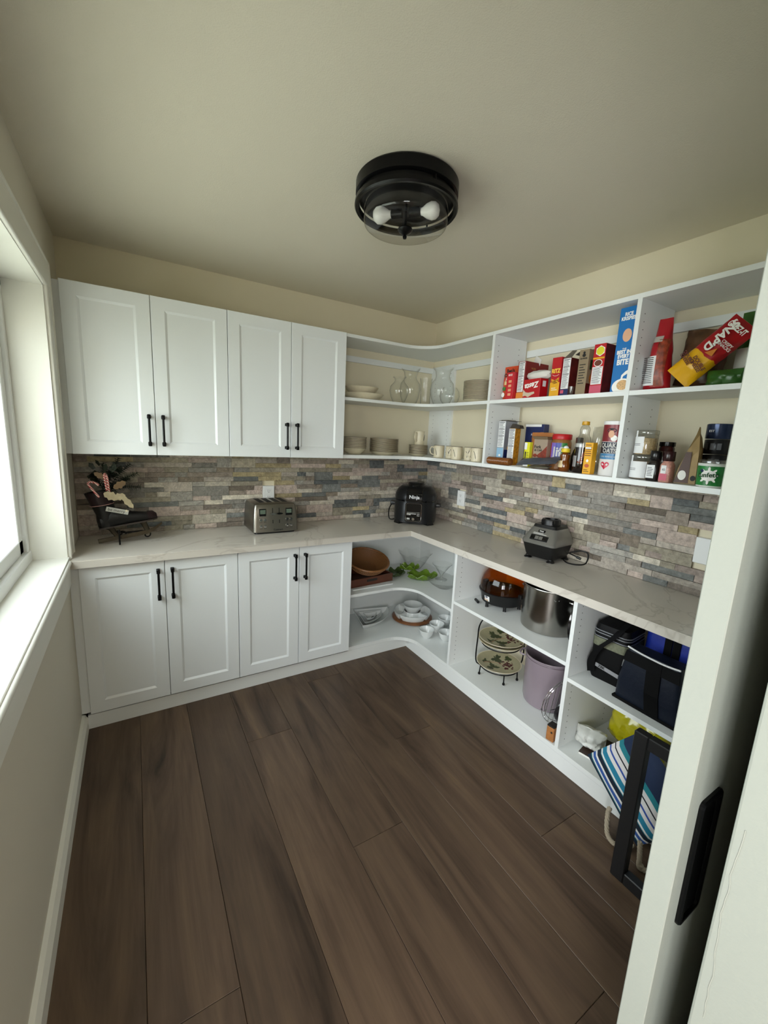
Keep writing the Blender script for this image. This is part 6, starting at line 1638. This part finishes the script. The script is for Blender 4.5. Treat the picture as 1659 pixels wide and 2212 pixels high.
pts = spline([(-0.060, -0.100, 0.03), (-0.062, -0.108, 0.09), (-0.035, -0.115, 0.16), (0.01, -0.108, 0.22), (0.04, -0.08, 0.275), (0.035, 0.0, 0.285)], 6)
rg = []
for i, p in enumerate(pts):
    rg.append([p + Vector((-0.017, 0, -0.008)), p + Vector((0.017, 0, 0.008)), p + Vector((0.017, -0.003, 0.008)), p + Vector((-0.017, -0.003, -0.008))])
loft(bm, rg); obj('strap', bm, M_web, t)
lb = bpy.data.objects.new('brand_patch', None); C.objects.link(lb); lb.parent = t; lb.location = (0.008, -0.0985, 0.065); lb.rotation_euler = (0, math.radians(8), 0)
bm = NB(); box(bm, (-0.055, -0.0015, -0.009), (0.055, 0.0, 0.009)); obj('patch', bm, mat('patch_grey', '8E8E92', 0.5), lb); text(lb, 'ZBK', 0.016, M_ink, -0.026, 0.0, -0.0018, bold=0.04)
t = thing('cooler_bag', 'bright blue nylon bag with black webbing behind the navy tote', 'bag', (-0.145, -2.115, ZQ + 0.0005), RY)
bm = rbag(0.118, 0.075, 0.335, 0.03); obj('bag', bm, M_bluen, t, True)
for x in (-0.02, 0.012):
    bm = NB(); box(bm, (x - 0.014, -0.084, 0.02), (x + 0.014, -0.079, 0.32)); obj('webbing', bm, M_web, t)
bm = NB(); box(bm, (0.07, -0.09, 0.285), (0.084, -0.082, 0.318), r=0.003); obj('zip_pull', bm, mat('pull_beige', 'A39A88', 0.5), t)
bm = NB(); tube(bm, spline([(0.077, -0.088, 0.288), (0.08, -0.1, 0.262), (0.072, -0.102, 0.235)], 5), 0.0012, 5); tube(bm, [(0.072, -0.102, 0.236), (0.066, -0.104, 0.212)], 0.0022, 6); obj('cord', bm, mat('cord_teal', '5C8A78', 0.6), t)
t = thing('tote_bag', 'dark navy zip-top tote bag with black handles at the shelf front', 'bag', (-0.350, -2.124, ZQ + 0.0005), RY - 0.02)
bm = NB()
loft(bm, [tring(0.0, 0.125, -0.055, 0.055, 0.02, 4), tring(0.01, 0.13, -0.062, 0.06, 0.022, 4), tring(0.1, 0.122, -0.075, 0.065, 0.022, 4), tring(0.19, 0.109, -0.066, 0.055, 0.022, 4), tring(0.238, 0.102, -0.060, 0.035, 0.015, 4), tring(0.244, 0.100, -0.056, 0.02, 0.008, 4)])
obj('bag', bm, M_navy, t, True)
bm = NB(); tube(bm, spline([(-0.101, -0.058, 0.249), (-0.04, -0.060, 0.242), (0.04, -0.0605, 0.239), (0.101, -0.058, 0.244)], 6), 0.0038, 8); obj('white_piping', bm, mat('piping_white', 'DCDCDC', 0.5), t, True)
bm = NB(); loft(bm, [[(-0.102, -0.063, 0.235), (0.102, -0.063, 0.235), (0.102, -0.060, 0.235), (-0.102, -0.060, 0.235)], [(-0.108, -0.071, 0.19), (0.108, -0.071, 0.19), (0.108, -0.066, 0.19), (-0.108, -0.066, 0.19)]]); obj('top_band', bm, M_web, t)
for x, x2 in ((0.012, 0.03),):
    bm = NB(); rg = [[(x + (x2 - x) * k - 0.027, y, z), (x + (x2 - x) * k + 0.027, y, z), (x + (x2 - x) * k + 0.027, y + 0.003, z), (x + (x2 - x) * k - 0.027, y + 0.003, z)] for y, z, k in ((-0.0665, 0.012, 1.0), (-0.080, 0.1, 0.6), (-0.0725, 0.19, 0.2), (-0.065, 0.236, 0))]; loft(bm, rg); obj('webbing', bm, M_web, t)
bm = NB(); box(bm, (-0.134, -0.068, 0.0), (0.134, 0.05, 0.014), r=0.004); obj('base_panel', bm, M_web, t)
bm = NB(); tube(bm, spline([(-0.108, -0.045, 0.225), (-0.117, -0.04, 0.18), (-0.124, -0.035, 0.14)], 5), 0.0032, 6); obj('side_zip', bm, M_zip, t, True)
# bottom: yellow bag, white bag, book, beach bag
t = thing('plastic_bag', 'crumpled translucent yellow plastic bag on the bottom shelf', 'bag', (-0.16, -2.0, Z0 + 0.024), RY)
M_yb = mat('yellow_plastic', 'B8AE12', 0.22, coat=0.4)
bm = NB(); pillow(bm, 0.26, 0.245, 0.17, 20, 20, 0.018, 81, (0.5, 0.8)); obj('bag', bm, M_yb, t, True, rot=(0, 0.15, 0))
t = thing('plastic_bag', 'crumpled white plastic bag beside the striped beach bag', 'bag', (-0.318, -1.880, Z0 + 0.014), RY + 0.2)
bm = NB(); pillow(bm, 0.135, 0.085, 0.10, 20, 16, 0.02, 91, (0.35, 0.35)); obj('bag', bm, mat('white_film', 'D3D4CF', 0.35), t, True)
t = thing('magazine', 'flat white-edged booklet lying under the white plastic bag', 'book', (-0.29, -1.94, Z0 + 0.0005), RY + 0.2)
bm = NB(); box(bm, (-0.085, -0.095, 0.0), (0.10, 0.10, 0.003)); box(bm, (-0.083, -0.093, 0.003), (0.10, 0.10, 0.0088)); obj('pages', bm, M_inkw, t); bm = NB(); box(bm, (-0.085, -0.095, 0.009), (0.10, 0.10, 0.0105)); obj('cover', bm, mat('cover_brown', '3B2A22', 0.5), t)
# striped beach bag, tilted, corner on the floor
A = Vector((-0.505, -1.976, 0.215)); Bp = Vector((-0.505, -2.135, 0.410)); E_ = Vector((-0.540, -2.235, 0.018))
uu = (Bp - A).normalized(); ww_ = (E_ - A); LW, LL = 0.32, ww_.length
ww_ = ww_.normalized(); nn = uu.cross(ww_).normalized()
if nn.x > 0:
    nn = -nn
uu = (uu - ww_ * uu.dot(ww_)).normalized()
bb = thing('beach_bag', 'blue, teal and white striped beach bag tilted on its corner by the frame', 'bag', (0, 0, 0))
Mb = Matrix((uu, ww_, nn)).transposed().to_4x4(); Mb.translation = A
bb.matrix_world = Mb
M_str = bpy.data.materials.new('beach_stripe'); M_str.use_nodes = True
nt = M_str.node_tree; b = nt.nodes['Principled BSDF']; b.inputs['Roughness'].default_value = 0.75
tc = nt.nodes.new('ShaderNodeTexCoord'); sp = nt.nodes.new('ShaderNodeSeparateXYZ'); nt.links.new(tc.outputs['Object'], sp.inputs[0])
mr = nt.nodes.new('ShaderNodeMapRange'); mr.inputs[1].default_value = 0.0; mr.inputs[2].default_value = LW; nt.links.new(sp.outputs['X'], mr.inputs[0])
rp = nt.nodes.new('ShaderNodeValToRGB'); rp.color_ramp.interpolation = 'CONSTANT'; nt.links.new(mr.outputs[0], rp.inputs[0]); nt.links.new(rp.outputs[0], b.inputs['Base Color'])
seq = [(0.0, '10293F'), (0.0768, '2F7F88'), (0.092, 'E4E2E0'), (0.12, '2F57A0'), (0.168, 'E6E4E2'), (0.2, '0C1E30'), (0.268, '2C7C8C'), (0.28, 'E6E4E2'), (0.308, '1E7E9E'), (0.384, 'E0DDDC'), (0.44, '2F4FA0'), (0.468, 'DDDADA'), (0.532, '0B1220'), (0.552, 'DDDADA'), (0.616, '1F7F8C'), (0.692, '15284A')]
e = rp.color_ramp.elements
for k, (p, h) in enumerate(seq):
    x = e[k] if k < 2 else e.new(p)
    x.position = p; x.color = (*lin(h), 1)
bm = NB()
nx, ny = 18, 20
def bagz(u, v, s):
    f = max(0, 1 - abs(2 * u - 1) ** 4) ** 0.5 * max(0, 1 - abs(2 * v - 1) ** 6) ** 0.5
    return s * 0.026 * f + (0.004 * noise.noise(Vector((u * 5, v * 4, s))) * f)
F = [[bm.verts.new((u * LW, v * LL, bagz(u, v, 1))) for u in [i / nx for i in range(nx + 1)]] for v in [j / ny for j in range(ny + 1)]]
K = [[bm.verts.new((u * LW, v * LL, bagz(u, v, -1) - 0.0004)) for u in [i / nx for i in range(nx + 1)]] for v in [j / ny for j in range(ny + 1)]]
for j in range(ny):
    for i in range(nx):
        bm.faces.new((F[j][i], F[j][i + 1], F[j + 1][i + 1], F[j + 1][i])); bm.faces.new((K[j][i + 1], K[j][i], K[j + 1][i], K[j + 1][i + 1]))
for j in range(ny):
    bm.faces.new((F[j + 1][0], K[j + 1][0], K[j][0], F[j][0])); bm.faces.new((F[j][nx], K[j][nx], K[j + 1][nx], F[j + 1][nx]))
for i in range(nx):
    bm.faces.new((F[0][i + 1], F[0][i], K[0][i], K[0][i + 1])); bm.faces.new((F[ny][i], F[ny][i + 1], K[ny][i + 1], K[ny][i]))
obj('bag', bm, M_str, bb, True)
M_rope = mat('cotton_rope', 'A89C88', 0.8)
def rope(pts, nm='rope_handle'):
    bm = NB(); path = spline(pts, 14); n = len(path)
    for s in range(3):
        out = []
        for i, p in enumerate(path):
            d = (path[min(i + 1, n - 1)] - path[max(i - 1, 0)]).normalized(); a = d.orthogonal().normalized(); c = d.cross(a)
            ph = i * 0.75 + s * 2 * PI / 3
            out.append(p + (a * math.cos(ph) + c * math.sin(ph)) * 0.0046)
        tube(bm, out, 0.0052, 6)
    return bm
Mi = Mb.inverted()
o = obj('rope_handle', rope([Mi @ Vector(p) for p in ((-0.556, -2.125, 0.10), (-0.575, -2.13, 0.085), (-0.60, -2.150, 0.03), (-0.605, -2.18, 0.012), (-0.585, -2.215, 0.012), (-0.56, -2.23, 0.03))]), M_rope, bb, True)
o = obj('rope_handle', rope([Mi @ Vector(p) for p in ((-0.585, -2.262, 0.09), (-0.60, -2.275, 0.045), (-0.61, -2.285, 0.012), (-0.60, -2.31, 0.014), (-0.585, -2.34, 0.018), (-0.56, -2.38, 0.016))]), M_rope, bb, True)
bm = NB(); lathe(bm, [(0.001, -0.012), (0.011, -0.008), (0.013, 0.0), (0.011, 0.008), (0.001, 0.012)], 12, M=Mi @ Matrix.Translation((-0.607, -2.285, 0.014))); obj('rope_knot', bm, M_rope, bb, True)
# black frame standing on the floor
t = thing('frame_stand', 'black rectangular wooden frame standing on the floor in front of beach bag', 'frame', (-0.705, -2.236, 0.0))
bw, bd, FHt, FW = 0.046, 0.034, 0.600, 0.345
for a, b_, r_ in (((-bd / 2, -bw, 0.001), (bd / 2, 0.0, FHt), 0.003), ((-bd / 2, -FW, 0.001), (bd / 2, -FW + bw, FHt), 0.003)):
    bm = NB(); box(bm, a, b_, r=r_); obj('post', bm, M_blk2 if 'M_blk2' in globals() else mat('black_stained_wood', '161618', 0.5), t)
for z0 in (0.001, FHt - bw):
    bm = NB(); box(bm, (-bd / 2, -FW + bw + 0.0003, z0), (bd / 2, -bw - 0.0003, z0 + bw), r=0.003); obj('rail', bm, mat('black_stained_wood', '161618', 0.5), t)
print('objects', len(bpy.data.objects), 'tris', sum(len(o.data.loop_triangles) if False else sum(len(p.vertices) - 2 for p in o.data.polygons) for o in bpy.data.objects if o.type == 'MESH'))
